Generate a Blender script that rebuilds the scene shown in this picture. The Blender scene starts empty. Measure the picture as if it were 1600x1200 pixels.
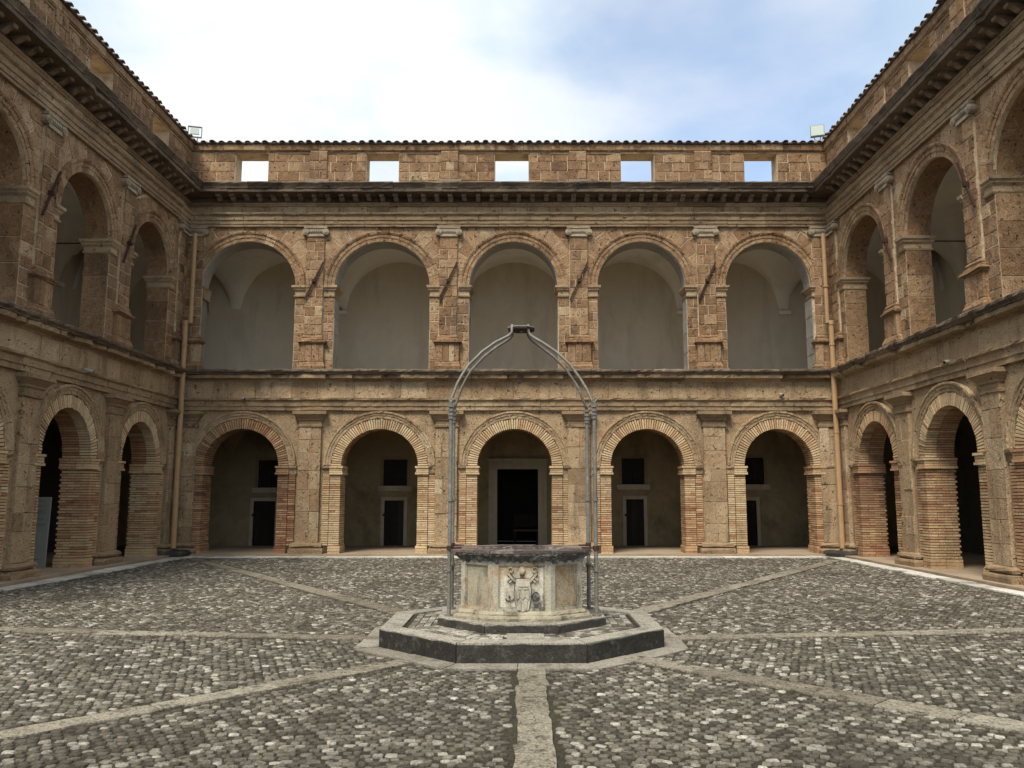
import bpy, math, random
import numpy as np
from mathutils import Vector, Matrix

R = random.Random(11)
NR = np.random.RandomState(5)
SC = bpy.context.scene
COL = SC.collection
rad = math.radians

# ------------------------------------------------------------------ camera, sky, sun, exposure
EYE = 1.65
PITCH = math.atan(175 / 1294)
FPX = 1294.0
cd = bpy.data.cameras.new('camera')
cd.sensor_fit = 'HORIZONTAL'; cd.sensor_width = 36
cd.lens = FPX / 1600 * 36
cd.shift_x = -15 / 1600
cd.clip_start = 0.05; cd.clip_end = 2000
cam = bpy.data.objects.new('camera', cd); COL.objects.link(cam)
cam.location = (0, 0, EYE)
cam.rotation_euler = (math.pi / 2 + PITCH, 0, 0)
SC.camera = cam

SUN_EL, SUN_AZ = rad(56), rad(205)          # azimuth from +Y, clockwise: behind the camera and to the left
sd = bpy.data.lights.new('sun', 'SUN'); sd.energy = 1.5; sd.angle = rad(22); sd.color = (1.0, 0.93, 0.82)
sun = bpy.data.objects.new('sun', sd); COL.objects.link(sun)
sdir = Vector((math.sin(SUN_AZ) * math.cos(SUN_EL), math.cos(SUN_AZ) * math.cos(SUN_EL), math.sin(SUN_EL)))
sun.rotation_euler = sdir.to_track_quat('Z', 'Y').to_euler()

world = bpy.data.worlds.new('World'); SC.world = world; world.use_nodes = True
wn = world.node_tree; wn.nodes.clear()
def WN(t, **k):
    n = wn.nodes.new(t)
    for a, b in k.items(): setattr(n, a, b)
    return n
wout = WN('ShaderNodeOutputWorld'); wbg = WN('ShaderNodeBackground'); wbg.inputs['Strength'].default_value = 0.075
wsky = WN('ShaderNodeTexSky', sky_type='NISHITA'); wsky.sun_disc = False
wsky.sun_elevation = SUN_EL; wsky.sun_rotation = SUN_AZ; wsky.air_density = 1.0; wsky.dust_density = 1.2; wsky.ozone_density = 1.5
wtc = WN('ShaderNodeTexCoord'); wsep = WN('ShaderNodeSeparateXYZ')
wn.links.new(wtc.outputs['Generated'], wsep.inputs[0])
def wmath(op, a, b=None, clamp=False):
    n = WN('ShaderNodeMath', operation=op); n.use_clamp = clamp
    for i, s in enumerate((a, b)):
        if s is None: continue
        if isinstance(s, (int, float)): n.inputs[i].default_value = s
        else: wn.links.new(s, n.inputs[i])
    return n.outputs[0]
wz = wmath('MAXIMUM', wsep.outputs['Z'], 0.06)
wz = wmath('ADD', wz, 0.12)
wx = wmath('DIVIDE', wsep.outputs['X'], wz); wy = wmath('DIVIDE', wsep.outputs['Y'], wz)
wcomb = WN('ShaderNodeCombineXYZ'); wn.links.new(wx, wcomb.inputs[0]); wn.links.new(wy, wcomb.inputs[1])
wcomb.inputs[2].default_value = 3.7
wno = WN('ShaderNodeTexNoise'); wno.inputs['Scale'].default_value = 0.95; wno.inputs['Detail'].default_value = 7
wno.inputs['Roughness'].default_value = 0.52; wno.inputs['Distortion'].default_value = 0.35
wn.links.new(wcomb.outputs[0], wno.inputs['Vector'])
# the clear patch of sky lies low, to the right of the courtyard's far side
wdot = WN('ShaderNodeVectorMath', operation='DOT_PRODUCT')
_d = Vector((0.27, 0.947, 0.43)).normalized(); wdot.inputs[1].default_value = _d
wn.links.new(wtc.outputs['Generated'], wdot.inputs[0])
wblue = WN('ShaderNodeMapRange'); wblue.inputs['From Min'].default_value = 0.955; wblue.inputs['From Max'].default_value = 1.0
wblue.inputs['To Min'].default_value = 0.0; wblue.inputs['To Max'].default_value = 0.34
wn.links.new(wdot.outputs['Value'], wblue.inputs['Value'])
wsum = wmath('SUBTRACT', wno.outputs['Fac'], wblue.outputs['Result'])
wramp = WN('ShaderNodeMapRange', interpolation_type='SMOOTHSTEP'); wramp.inputs['From Min'].default_value = 0.12
wramp.inputs['From Max'].default_value = 0.50; wramp.inputs['To Min'].default_value = 0.30; wramp.inputs['To Max'].default_value = 1.0
wn.links.new(wsum, wramp.inputs['Value'])
wno2 = WN('ShaderNodeTexNoise'); wno2.inputs['Scale'].default_value = 2.3; wno2.inputs['Detail'].default_value = 6
wn.links.new(wcomb.outputs[0], wno2.inputs['Vector'])
wcc = WN('ShaderNodeMix', data_type='RGBA')
wcc.inputs['A'].default_value = (2.85, 3.45, 4.05, 1); wcc.inputs['B'].default_value = (4.1, 4.3, 4.45, 1)
wr2 = WN('ShaderNodeMapRange'); wr2.inputs['From Min'].default_value = 0.40; wr2.inputs['From Max'].default_value = 0.58
wn.links.new(wno2.outputs['Fac'], wr2.inputs['Value']); wn.links.new(wr2.outputs['Result'], wcc.inputs['Factor'])
wmix = WN('ShaderNodeMix', data_type='RGBA')
wn.links.new(wramp.outputs['Result'], wmix.inputs['Factor'])
wn.links.new(wsky.outputs[0], wmix.inputs['A']); wn.links.new(wcc.outputs['Result'], wmix.inputs['B'])
wn.links.new(wmix.outputs['Result'], wbg.inputs['Color']); wn.links.new(wbg.outputs[0], wout.inputs[0])

SC.view_settings.view_transform = 'Standard'; SC.view_settings.look = 'None'
SC.view_settings.exposure = 1.72; SC.view_settings.gamma = 1.0; SC.view_settings.use_curve_mapping = False
SC.render.engine = 'CYCLES'
SC.cycles.max_bounces = 6; SC.cycles.diffuse_bounces = 4; SC.cycles.use_denoising = True

# ------------------------------------------------------------------ materials
def ramp(nt, stops):
    n = nt.nodes.new('ShaderNodeValToRGB'); e = n.color_ramp.elements
    while len(e) > 1: e.remove(e[-1])
    e[0].position = stops[0][0]; e[0].color = (*stops[0][1], 1)
    for p, c in stops[1:]:
        x = e.new(p); x.color = (*c, 1)
    return n

def stone_mat(name, stops, rough=0.9, fine=0.35, stain=None, stain_amt=0.5, stain_scale=0.7, streak=1.0, bump=0.35,
              bscale=28, pits=0.0, pit_scale=14, patch=None, patch_amt=0.0, patch_scale=1.3, spec=0.2, metal=0.0):
    """procedural mineral surface: per-piece tone, mottling, stains with their own shape, pits and grain"""
    m = bpy.data.materials.new(name); m.use_nodes = True; nt = m.node_tree; L = nt.links.new
    bs = nt.nodes['Principled BSDF']; bs.inputs['Roughness'].default_value = rough
    bs.inputs['Specular IOR Level'].default_value = spec; bs.inputs['Metallic'].default_value = metal
    at = nt.nodes.new('ShaderNodeAttribute'); at.attribute_name = 'tone'
    geo = nt.nodes.new('ShaderNodeNewGeometry'); pos = geo.outputs['Position']
    def noise(scale, detail=5, rgh=0.55, vec=pos, dist=0.0):
        n = nt.nodes.new('ShaderNodeTexNoise'); n.inputs['Scale'].default_value = scale; n.inputs['Detail'].default_value = detail
        n.inputs['Roughness'].default_value = rgh; n.inputs['Distortion'].default_value = dist; L(vec, n.inputs['Vector']); return n.outputs['Fac']
    def mrange(v, a, b, c=0.0, d=1.0):
        n = nt.nodes.new('ShaderNodeMapRange'); n.interpolation_type = 'SMOOTHSTEP'
        for k, x in zip(('From Min', 'From Max', 'To Min', 'To Max'), (a, b, c, d)): n.inputs[k].default_value = x
        L(v, n.inputs['Value']); return n.outputs['Result']
    def mul(a, b, op='MULTIPLY'):
        n = nt.nodes.new('ShaderNodeMath'); n.operation = op
        for i, s in enumerate((a, b)):
            if isinstance(s, (int, float)): n.inputs[i].default_value = s
            else: L(s, n.inputs[i])
        return n.outputs[0]
    def mixc(f, a, b, bt='MIX'):
        n = nt.nodes.new('ShaderNodeMix'); n.data_type = 'RGBA'; n.blend_type = bt
        for k, s in (('Factor', f), ('A', a), ('B', b)):
            if isinstance(s, (int, float)): n.inputs[k].default_value = s
            elif isinstance(s, tuple): n.inputs[k].default_value = (*s, 1)
            else: L(s, n.inputs[k])
        return n.outputs['Result']
    t = mul(at.outputs['Fac'], mul(mul(noise(5.5, 6, 0.6), -0.5, 'ADD'), 0.55), 'ADD')
    rp = ramp(nt, stops); L(t, rp.inputs['Fac']); c = rp.outputs['Color']
    if patch:
        c = mixc(mrange(noise(patch_scale, 6, 0.62, dist=0.6), 0.52, 0.66, 0, patch_amt), c, patch)
    if stain:
        mp = nt.nodes.new('ShaderNodeMapping'); mp.inputs['Scale'].default_value = (1, 1, 1.0 / max(streak, 0.01)); L(pos, mp.inputs['Vector'])
        s1 = mrange(noise(stain_scale, 7, 0.68, vec=mp.outputs[0], dist=0.4), 0.47, 0.68, 0, stain_amt)
        c = mixc(s1, c, stain)
    g = mrange(noise(46, 4, 0.7), 0.3, 0.7, 1 - fine, 1 + fine * 0.6)
    gg = nt.nodes.new('ShaderNodeCombineColor'); [L(g, gg.inputs[i]) for i in range(3)]
    c = mixc(1.0, c, gg.outputs[0], 'MULTIPLY')
    h = mul(noise(bscale, 7, 0.65), 0.7)
    h = mul(h, mul(noise(bscale * 0.22, 4, 0.5), 0.9), 'ADD')
    if pits:
        pm = mrange(noise(pit_scale, 3, 0.55, dist=0.8), 0.62, 0.70)
        c = mixc(mul(pm, pits), c, tuple(x * 0.25 for x in stops[0][1]))
        h = mul(h, mul(pm, -1.2), 'ADD')
    L(c, bs.inputs['Base Color'])
    bp = nt.nodes.new('ShaderNodeBump'); bp.inputs['Strength'].default_value = bump; bp.inputs['Distance'].default_value = 0.03
    L(h, bp.inputs['Height']); L(bp.outputs[0], bs.inputs['Normal'])
    return m

M = {}
M['tuff'] = stone_mat('tuff_stone', [(0.0, (0.145, 0.08, 0.043)), (0.35, (0.255, 0.150, 0.079)), (0.7, (0.36, 0.232, 0.130)), (1.0, (0.465, 0.35, 0.215))],
                      stain=(0.12, 0.08, 0.055), stain_amt=0.6, streak=2.5, stain_scale=1.6, pits=0.85, pit_scale=13, bump=0.9, fine=0.5, patch=(0.46, 0.33, 0.21), patch_amt=0.4, patch_scale=3.5)
M['ochre'] = stone_mat('ochre_stone', [(0.0, (0.19, 0.128, 0.07)), (0.4, (0.35, 0.245, 0.143)), (0.75, (0.445, 0.33, 0.203)), (1.0, (0.555, 0.447, 0.308))],
                       stain=(0.165, 0.12, 0.08), stain_amt=0.65, streak=5, stain_scale=2.4, pits=0.7, pit_scale=11, patch=(0.33, 0.19, 0.105), patch_amt=0.55, bump=0.85, fine=0.45)
M['mould'] = stone_mat('moulding_stone', [(0.0, (0.175, 0.117, 0.069)), (0.5, (0.325, 0.228, 0.134)), (1.0, (0.475, 0.365, 0.237))],
                       stain=(0.13, 0.10, 0.07), stain_amt=0.6, streak=1.5, stain_scale=1.1, pits=0.8, pit_scale=10, bump=0.6)
M['crust'] = stone_mat('black_crusted_stone', [(0.0, (0.07, 0.055, 0.042)), (0.5, (0.16, 0.12, 0.085)), (1.0, (0.30, 0.23, 0.165))],
                       stain=(0.055, 0.046, 0.039), stain_amt=0.7, streak=0.6, stain_scale=1.5, pits=0.6, bump=0.7)
M['capital'] = stone_mat('grey_capital_stone', [(0.0, (0.20, 0.155, 0.105)), (0.5, (0.34, 0.275, 0.195)), (1.0, (0.47, 0.40, 0.30))], stain=(0.12, 0.10, 0.075), stain_amt=0.6, stain_scale=3, bump=0.5)
M['mortar'] = stone_mat('lime_mortar', [(0.0, (0.36, 0.27, 0.17)), (0.5, (0.52, 0.41, 0.275)), (1.0, (0.62, 0.52, 0.38))], stain=(0.22, 0.15, 0.09), stain_amt=0.7, stain_scale=2.2, bump=0.6)
M['brick'] = stone_mat('thin_brick', [(0.0, (0.17, 0.085, 0.048)), (0.3, (0.36, 0.175, 0.10)), (0.6, (0.50, 0.325, 0.175)), (1.0, (0.63, 0.49, 0.30))],
                       stain=(0.19, 0.14, 0.085), stain_amt=0.5, streak=1.5, pits=0.3, pit_scale=22, bump=0.4)
M['brick_joint'] = stone_mat('brick_joint', [(0.0, (0.06, 0.042, 0.028)), (1.0, (0.13, 0.095, 0.06))], bump=0.5)
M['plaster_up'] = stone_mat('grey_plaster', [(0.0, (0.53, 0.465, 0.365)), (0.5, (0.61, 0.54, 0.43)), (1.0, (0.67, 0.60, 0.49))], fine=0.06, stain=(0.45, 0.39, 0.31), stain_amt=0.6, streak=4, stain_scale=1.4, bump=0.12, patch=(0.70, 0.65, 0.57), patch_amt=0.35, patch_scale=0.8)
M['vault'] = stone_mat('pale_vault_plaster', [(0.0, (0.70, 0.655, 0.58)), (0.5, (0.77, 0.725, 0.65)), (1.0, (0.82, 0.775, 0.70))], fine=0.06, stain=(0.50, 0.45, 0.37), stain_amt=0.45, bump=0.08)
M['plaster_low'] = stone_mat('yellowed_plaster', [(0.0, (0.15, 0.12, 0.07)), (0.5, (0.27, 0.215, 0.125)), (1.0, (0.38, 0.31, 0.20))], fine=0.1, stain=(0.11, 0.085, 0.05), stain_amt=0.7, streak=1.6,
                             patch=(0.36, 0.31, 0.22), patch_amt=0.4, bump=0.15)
M['plaster_dark'] = stone_mat('shaded_plaster', [(0.0, (0.05, 0.043, 0.034)), (0.5, (0.085, 0.072, 0.055)), (1.0, (0.13, 0.11, 0.085))], fine=0.1, stain=(0.04, 0.035, 0.03), stain_amt=0.6, streak=1.6, bump=0.15)  # plaster darkened so the side galleries' shade is in the colour
M['reveal'] = stone_mat('grey_reveal_stone', [(0.0, (0.27, 0.25, 0.215)), (0.5, (0.39, 0.365, 0.32)), (1.0, (0.50, 0.47, 0.42))], fine=0.35, stain=(0.16, 0.14, 0.11), stain_amt=0.5, bump=0.5, bscale=60)
M['pave'] = stone_mat('gallery_paving', [(0.0, (0.26, 0.19, 0.13)), (0.5, (0.34, 0.26, 0.18)), (1.0, (0.42, 0.33, 0.24))], fine=0.15, stain=(0.18, 0.14, 0.10), stain_amt=0.5, bump=0.2)
M['trav'] = stone_mat('pale_travertine', [(0.0, (0.34, 0.315, 0.265)), (0.5, (0.56, 0.53, 0.46)), (1.0, (0.74, 0.71, 0.64))], stain=(0.22, 0.195, 0.15), stain_amt=0.8, stain_scale=2.4, pits=0.5, bump=0.5)
M['band'] = stone_mat('worn_band_stone', [(0.0, (0.15, 0.13, 0.095)), (0.5, (0.25, 0.22, 0.165)), (1.0, (0.38, 0.345, 0.27))], stain=(0.075, 0.063, 0.042), stain_amt=0.95, stain_scale=5.5,
                      patch=(0.38, 0.33, 0.235), patch_amt=0.35, patch_scale=2.5, fine=0.5, pits=0.6, pit_scale=24, bump=0.9)
M['apron'] = stone_mat('apron_slab', [(0.0, (0.16, 0.142, 0.11)), (0.5, (0.25, 0.225, 0.18)), (1.0, (0.36, 0.33, 0.275))], stain=(0.10, 0.086, 0.062), stain_amt=0.8, stain_scale=2.6, fine=0.4, bump=0.45)
M['peperino'] = stone_mat('dark_peperino', [(0.0, (0.018, 0.016, 0.014)), (0.5, (0.036, 0.033, 0.028)), (1.0, (0.085, 0.078, 0.065))], stain=(0.016, 0.015, 0.013), stain_amt=0.7, stain_scale=2.6, streak=1.5,
                          patch=(0.13, 0.12, 0.10), patch_amt=0.5, patch_scale=7, pits=0.0, bump=0.5, bscale=50)
M['pale_top'] = stone_mat('pale_step_top', [(0.0, (0.20, 0.185, 0.15)), (0.5, (0.31, 0.285, 0.23)), (1.0, (0.42, 0.39, 0.32))], stain=(0.10, 0.09, 0.07), stain_amt=0.7, stain_scale=3.5, fine=0.5, bump=0.6)  # step tops, paler than the peperino of the upright faces
M['marble'] = stone_mat('stained_marble', [(0.0, (0.20, 0.175, 0.13)), (0.5, (0.36, 0.325, 0.25)), (1.0, (0.56, 0.52, 0.42))], fine=0.25, stain=(0.06, 0.053, 0.043), stain_amt=1.0, stain_scale=5.5, streak=3.0,
                        patch=(0.36, 0.235, 0.115), patch_amt=0.75, patch_scale=2.3, bump=0.25)
M['marble_rust'] = stone_mat('rust_stained_marble', [(0.0, (0.16, 0.12, 0.075)), (0.5, (0.29, 0.22, 0.14)), (1.0, (0.42, 0.36, 0.26))], fine=0.3, stain=(0.06, 0.05, 0.04), stain_amt=0.9, stain_scale=4.5, streak=3.5,
                        patch=(0.30, 0.165, 0.065), patch_amt=0.9, patch_scale=2.0, bump=0.3)
M['marble_moss'] = stone_mat('greenish_marble', [(0.0, (0.18, 0.155, 0.11)), (0.5, (0.31, 0.272, 0.195)), (1.0, (0.45, 0.405, 0.305))], fine=0.22, stain=(0.085, 0.075, 0.05), stain_amt=0.85, stain_scale=4.5, streak=4,
                        patch=(0.42, 0.38, 0.28), patch_amt=0.5, patch_scale=2.5, bump=0.3)
M['rim'] = stone_mat('blackened_rim_stone', [(0.0, (0.035, 0.033, 0.03)), (0.5, (0.10, 0.094, 0.085)), (1.0, (0.34, 0.33, 0.31))], stain=(0.03, 0.028, 0.026), stain_amt=0.7, stain_scale=6,
                     patch=(0.36, 0.35, 0.33), patch_amt=0.7, patch_scale=5, bump=1.0)
M['rimbrick'] = stone_mat('weathered_rim_brick', [(0.0, (0.07, 0.052, 0.045)), (0.5, (0.15, 0.105, 0.085)), (1.0, (0.28, 0.22, 0.185))], stain=(0.05, 0.045, 0.04), stain_amt=0.7, stain_scale=8, patch=(0.33, 0.31, 0.28), patch_amt=0.4, patch_scale=9, bump=0.8)
M['cobble'] = stone_mat('cobble_stone', [(0.0, (0.045, 0.039, 0.029)), (0.35, (0.082, 0.071, 0.052)), (0.65, (0.175, 0.154, 0.118)), (1.0, (0.47, 0.44, 0.365))], fine=0.4, stain=(0.05, 0.041, 0.028), stain_amt=0.7, stain_scale=0.6, streak=1,
                        patch=(0.05, 0.042, 0.03), patch_amt=0.75, patch_scale=11, bump=0.6, bscale=60, spec=0.3, rough=0.8)
M['soil'] = stone_mat('dark_joint_soil', [(0.0, (0.025, 0.021, 0.014)), (0.5, (0.042, 0.035, 0.024)), (1.0, (0.09, 0.076, 0.053))], stain=(0.06, 0.062, 0.03), stain_amt=0.6, stain_scale=1.2, fine=0.5, bump=1.0)
M['tile'] = stone_mat('old_roof_tile', [(0.0, (0.10, 0.07, 0.055)), (0.5, (0.21, 0.15, 0.115)), (1.0, (0.36, 0.30, 0.24))], stain=(0.07, 0.062, 0.055), stain_amt=0.8, stain_scale=5, patch=(0.38, 0.36, 0.30), patch_amt=0.5, patch_scale=7, bump=0.6)
M['iron'] = stone_mat('grey_painted_iron', [(0.0, (0.10, 0.092, 0.075)), (0.5, (0.165, 0.155, 0.13)), (1.0, (0.25, 0.24, 0.21))], rough=0.5, spec=0.5, fine=0.25, stain=(0.10, 0.085, 0.07), stain_amt=0.8, stain_scale=4, streak=2,
                      patch=(0.30, 0.29, 0.26), patch_amt=0.4, patch_scale=8, bump=0.3)
M['rust'] = stone_mat('rusty_dark_iron', [(0.0, (0.03, 0.017, 0.014)), (0.5, (0.055, 0.028, 0.021)), (1.0, (0.10, 0.05, 0.035))], rough=0.8, bump=0.4)
M['pipe'] = stone_mat('ochre_painted_pipe', [(0.0, (0.28, 0.165, 0.08)), (0.5, (0.40, 0.25, 0.125)), (1.0, (0.48, 0.33, 0.19))], rough=0.55, spec=0.4, fine=0.15, stain=(0.22, 0.15, 0.09), stain_amt=0.5, streak=5, stain_scale=2.5, bump=0.1)
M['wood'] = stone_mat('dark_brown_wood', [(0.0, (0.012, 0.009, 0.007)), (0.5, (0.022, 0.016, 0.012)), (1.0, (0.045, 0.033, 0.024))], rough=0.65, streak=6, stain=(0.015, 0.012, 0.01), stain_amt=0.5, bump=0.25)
M['frame'] = stone_mat('pale_stone_frame', [(0.0, (0.28, 0.24, 0.17)), (0.5, (0.40, 0.35, 0.26)), (1.0, (0.50, 0.45, 0.35))], fine=0.15, stain=(0.20, 0.125, 0.09), stain_amt=0.5, streak=2, bump=0.25)
M['panel'] = stone_mat('grey_notice_panel', [(0.0, (0.15, 0.152, 0.132)), (0.5, (0.20, 0.203, 0.178)), (1.0, (0.31, 0.31, 0.28))], rough=0.5, spec=0.4, fine=0.05, bump=0.02)
M['ink'] = stone_mat('faded_grey_print', [(0.0, (0.12, 0.13, 0.12)), (1.0, (0.16, 0.17, 0.16))], rough=0.6, bump=0.0)
M['lamp_body'] = stone_mat('floodlight_body', [(0.0, (0.20, 0.20, 0.18)), (1.0, (0.34, 0.35, 0.32))], rough=0.5, fine=0.1, bump=0.05)
M['white'] = stone_mat('grey_plastic', [(0.0, (0.14, 0.13, 0.12)), (1.0, (0.34, 0.33, 0.31))], rough=0.5, fine=0.05, bump=0.02)
gm = bpy.data.materials.new('dark_glass'); gm.use_nodes = True
_b = gm.node_tree.nodes['Principled BSDF']; _b.inputs['Base Color'].default_value = (0.012, 0.013, 0.014, 1); _b.inputs['Roughness'].default_value = 0.12
M['glass'] = gm
gm = bpy.data.materials.new('floodlight_glass'); gm.use_nodes = True
_b = gm.node_tree.nodes['Principled BSDF']; _b.inputs['Base Color'].default_value = (0.50, 0.56, 0.50, 1); _b.inputs['Roughness'].default_value = 0.2
M['lampglass'] = gm

# ------------------------------------------------------------------ mesh helpers
class MB:
    def __init__(s): s.v = []; s.f = []; s.t = []
    def add(s, vs, fs, tone=0.5):
        o = len(s.v); s.v.extend(vs); s.t.extend([tone] * len(vs)); s.f.extend([tuple(i + o for i in f) for f in fs])
    def box(s, x0, x1, y0, y1, z0, z1, tone=0.5, j=0.0):
        r = (lambda: R.uniform(-j, j)) if j else (lambda: 0.0)
        vs = [(x + r(), y + r(), z + r()) for z in (z0, z1) for y in (y0, y1) for x in (x0, x1)]
        s.add(vs, [(0, 2, 3, 1), (4, 5, 7, 6), (0, 1, 5, 4), (2, 6, 7, 3), (0, 4, 6, 2), (1, 3, 7, 5)], tone)
    def tube(s, pts, r, n=8, tone=0.5, caps=True):
        pts = [Vector(p) for p in pts]; rings = []
        up = Vector((0, 0, 1))
        for i, p in enumerate(pts):
            d = (pts[min(i + 1, len(pts) - 1)] - pts[max(i - 1, 0)]).normalized()
            a = d.cross(up)
            if a.length < 1e-3: a = d.cross(Vector((0, 1, 0)))
            a.normalize(); b = d.cross(a).normalized()
            rr = r[i] if isinstance(r, (list, tuple)) else r
            rings.append([tuple(p + a * rr * math.cos(2 * math.pi * k / n) + b * rr * math.sin(2 * math.pi * k / n)) for k in range(n)])
        vs = [q for g in rings for q in g]; fs = []
        for i in range(len(rings) - 1):
            for k in range(n):
                k2 = (k + 1) % n
                fs.append((i * n + k, i * n + k2, (i + 1) * n + k2, (i + 1) * n + k))
        if caps: fs += [tuple(range(n - 1, -1, -1)), tuple((len(rings) - 1) * n + k for k in range(n))]
        s.add(vs, fs, tone)
    def prism(s, poly, lo, hi, axis='y', tone=0.5):
        """extrude a 2D polygon: axis y -> poly is (x,z); z -> (x,y); x -> (y,z)"""
        n = len(poly)
        mk = {'y': lambda p, d: (p[0], d, p[1]), 'z': lambda p, d: (p[0], p[1], d), 'x': lambda p, d: (d, p[0], p[1])}[axis]
        vs = [mk(p, lo) for p in poly] + [mk(p, hi) for p in poly]
        fs = [tuple(range(n)), tuple(range(2 * n - 1, n - 1, -1))] + [(i, i + n, (i + 1) % n + n, (i + 1) % n) for i in range(n)]
        s.add(vs, fs, tone)
    def build(s, name, mat, parent=None, smooth=False, kind=None):
        me = bpy.data.meshes.new(name); me.from_pydata(s.v, [], s.f); me.update()
        a = me.attributes.new('tone', 'FLOAT', 'POINT'); a.data.foreach_set('value', s.t)
        me.materials.append(M[mat] if isinstance(mat, str) else mat)
        if smooth: me.polygons.foreach_set('use_smooth', [True] * len(me.polygons))
        return link(me, name, parent, kind)

def link(me, name, parent=None, kind=None):
    o = bpy.data.objects.new(name, me); COL.objects.link(o)
    if parent: o.parent = parent
    if kind: o['kind'] = kind
    return o
def thing(name, label, cat, loc=(0, 0, 0), rz=0.0, group=None):
    o = bpy.data.objects.new(name, None); COL.objects.link(o); o.location = loc; o.rotation_euler = (0, 0, rz)
    o.empty_display_size = 0.3
    o['label'] = label; o['category'] = cat
    if group: o['group'] = group
    return o
def G(mu=0.5, sd=0.16): return min(1, max(0, R.gauss(mu, sd)))

TH = PITCH; CT, ST = math.cos(TH), math.sin(TH)
def proj(p):
    z = p[2] - EYE; zc = p[1] * CT + z * ST
    if zc < 0.3: return None
    return (815 + FPX * p[0] / zc, 600 - FPX * (z * CT - p[1] * ST) / zc, zc)
def ray(px, py):
    x = (px - 815) / FPX; y = (600 - py) / FPX
    return (x, CT - y * ST, ST + y * CT)
def atY(px, py, Y):
    r = ray(px, py); t = Y / r[1]; return Vector((r[0] * t, Y, EYE + r[2] * t))
def atZ(px, py, z=0.0):
    r = ray(px, py); t = (z - EYE) / r[2]; return Vector((r[0] * t, r[1] * t, z))

# 2D polygon helpers
def clip(poly, n, d):
    """keep the part where n.p >= d"""
    out = []
    for i, p in enumerate(poly):
        q = poly[(i + 1) % len(poly)]
        a = n[0] * p[0] + n[1] * p[1] - d; b = n[0] * q[0] + n[1] * q[1] - d
        if a >= 0: out.append(p)
        if a * b < 0:
            k = a / (a - b); out.append((p[0] + (q[0] - p[0]) * k, p[1] + (q[1] - p[1]) * k))
    return out
def parea(p):
    return abs(sum(p[i][0] * p[(i + 1) % len(p)][1] - p[(i + 1) % len(p)][0] * p[i][1] for i in range(len(p)))) / 2
def clean(p, e=0.02):
    o = []
    for q in p:
        if not o or math.hypot(q[0] - o[-1][0], q[1] - o[-1][1]) > e: o.append(q)
    while len(o) > 2 and math.hypot(o[0][0] - o[-1][0], o[0][1] - o[-1][1]) <= e: o.pop()
    return o
def shrink(p, b):
    cx = sum(q[0] for q in p) / len(p); cz = sum(q[1] for q in p) / len(p); o = []
    for q in p:
        dx, dz = cx - q[0], cz - q[1]; d = math.hypot(dx, dz) + 1e-6; k = min(b * 1.4 / d, 0.45)
        o.append((q[0] + dx * k, q[1] + dz * k))
    return o

class Pieces:
    """collects alike pieces of one wing, then makes the 300 that show largest objects of their own, the rest one mesh"""
    def __init__(s, root, mw, name, rest, mat, limit=300):
        s.root, s.mw, s.name, s.rest, s.mat, s.limit = root, mw, name, rest, mat, limit; s.items = []
    def stone(s, poly, y, gap=0.008, bev=0.009, back=0.03, tone=None, frame=None, parent=None, mat=None, jit=0.004):
        p = clean(poly)
        if len(p) < 3 or parea(p) < 0.006: return
        p = shrink(p, gap)
        p = [(a + R.uniform(-jit, jit), b + R.uniform(-jit, jit)) for a, b in p]
        q = shrink(p, bev); n = len(p); tilt = R.uniform(-0.005, 0.004)
        fr = frame or (lambda u, z, d: (u, d, z))
        vs = [fr(a, b, y + back) for a, b in p] + [fr(a, b, y + bev) for a, b in p] + [fr(a, b, y + tilt + R.uniform(-0.003, 0.003)) for a, b in q]
        fs = [tuple(range(2 * n, 3 * n))]
        for i in range(n):
            k = (i + 1) % n; fs += [(i, k, n + k, n + i), (n + i, n + k, 2 * n + k, 2 * n + i)]
        s.items.append((vs, fs, G(0.5, 0.17) if tone is None else tone, parent or s.root, mat or s.mat))
    def hexa(s, vs, tone, parent=None):
        s.items.append((vs, [(0, 2, 3, 1), (4, 5, 7, 6), (0, 1, 5, 4), (2, 6, 7, 3), (0, 4, 6, 2), (1, 3, 7, 5)], tone, parent or s.root, s.mat))
    def boxp(s, x0, x1, y0, y1, z0, z1, tone, j=0.004):
        r = lambda: R.uniform(-j, j)
        a, b, c = r(), r(), r() * 0.5
        s.hexa([(x + a * 0.5, y + b, z + c) for z in (z0, z1) for y in (y0, y1) for x in (x0, x1)], tone)
    def size(s, it):
        vs = it[0]
        ps = [proj(s.mw @ Vector(v)) for v in vs]
        if any(p is None for p in ps): return 0
        xs = [p[0] for p in ps]; ys = [p[1] for p in ps]
        cx, cy = sum(xs) / len(xs), sum(ys) / len(ys)
        if not (0 <= cx <= 1600 and 0 <= cy <= 1200): return 0
        return (max(xs) - min(xs)) * (max(ys) - min(ys))
    def finish(s):
        order = sorted(s.items, key=lambda it: -s.size(it))
        for k, (vs, fs, tone, par, mat) in enumerate(order[:s.limit]):
            b = MB(); b.add(vs, fs, tone); b.build(s.name, mat, par)
        b = MB(); mats = []; mi = []
        for vs, fs, tone, par, mat in order[s.limit:]:
            if mat not in mats: mats.append(mat)
            b.add(vs, fs, tone); mi += [mats.index(mat)] * len(fs)
        if mats:
            o = b.build(s.rest, mats[0], s.root, kind='stuff')
            for m in mats[1:]: o.data.materials.append(M[m])
            o.data.polygons.foreach_set('material_index', mi)

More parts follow.
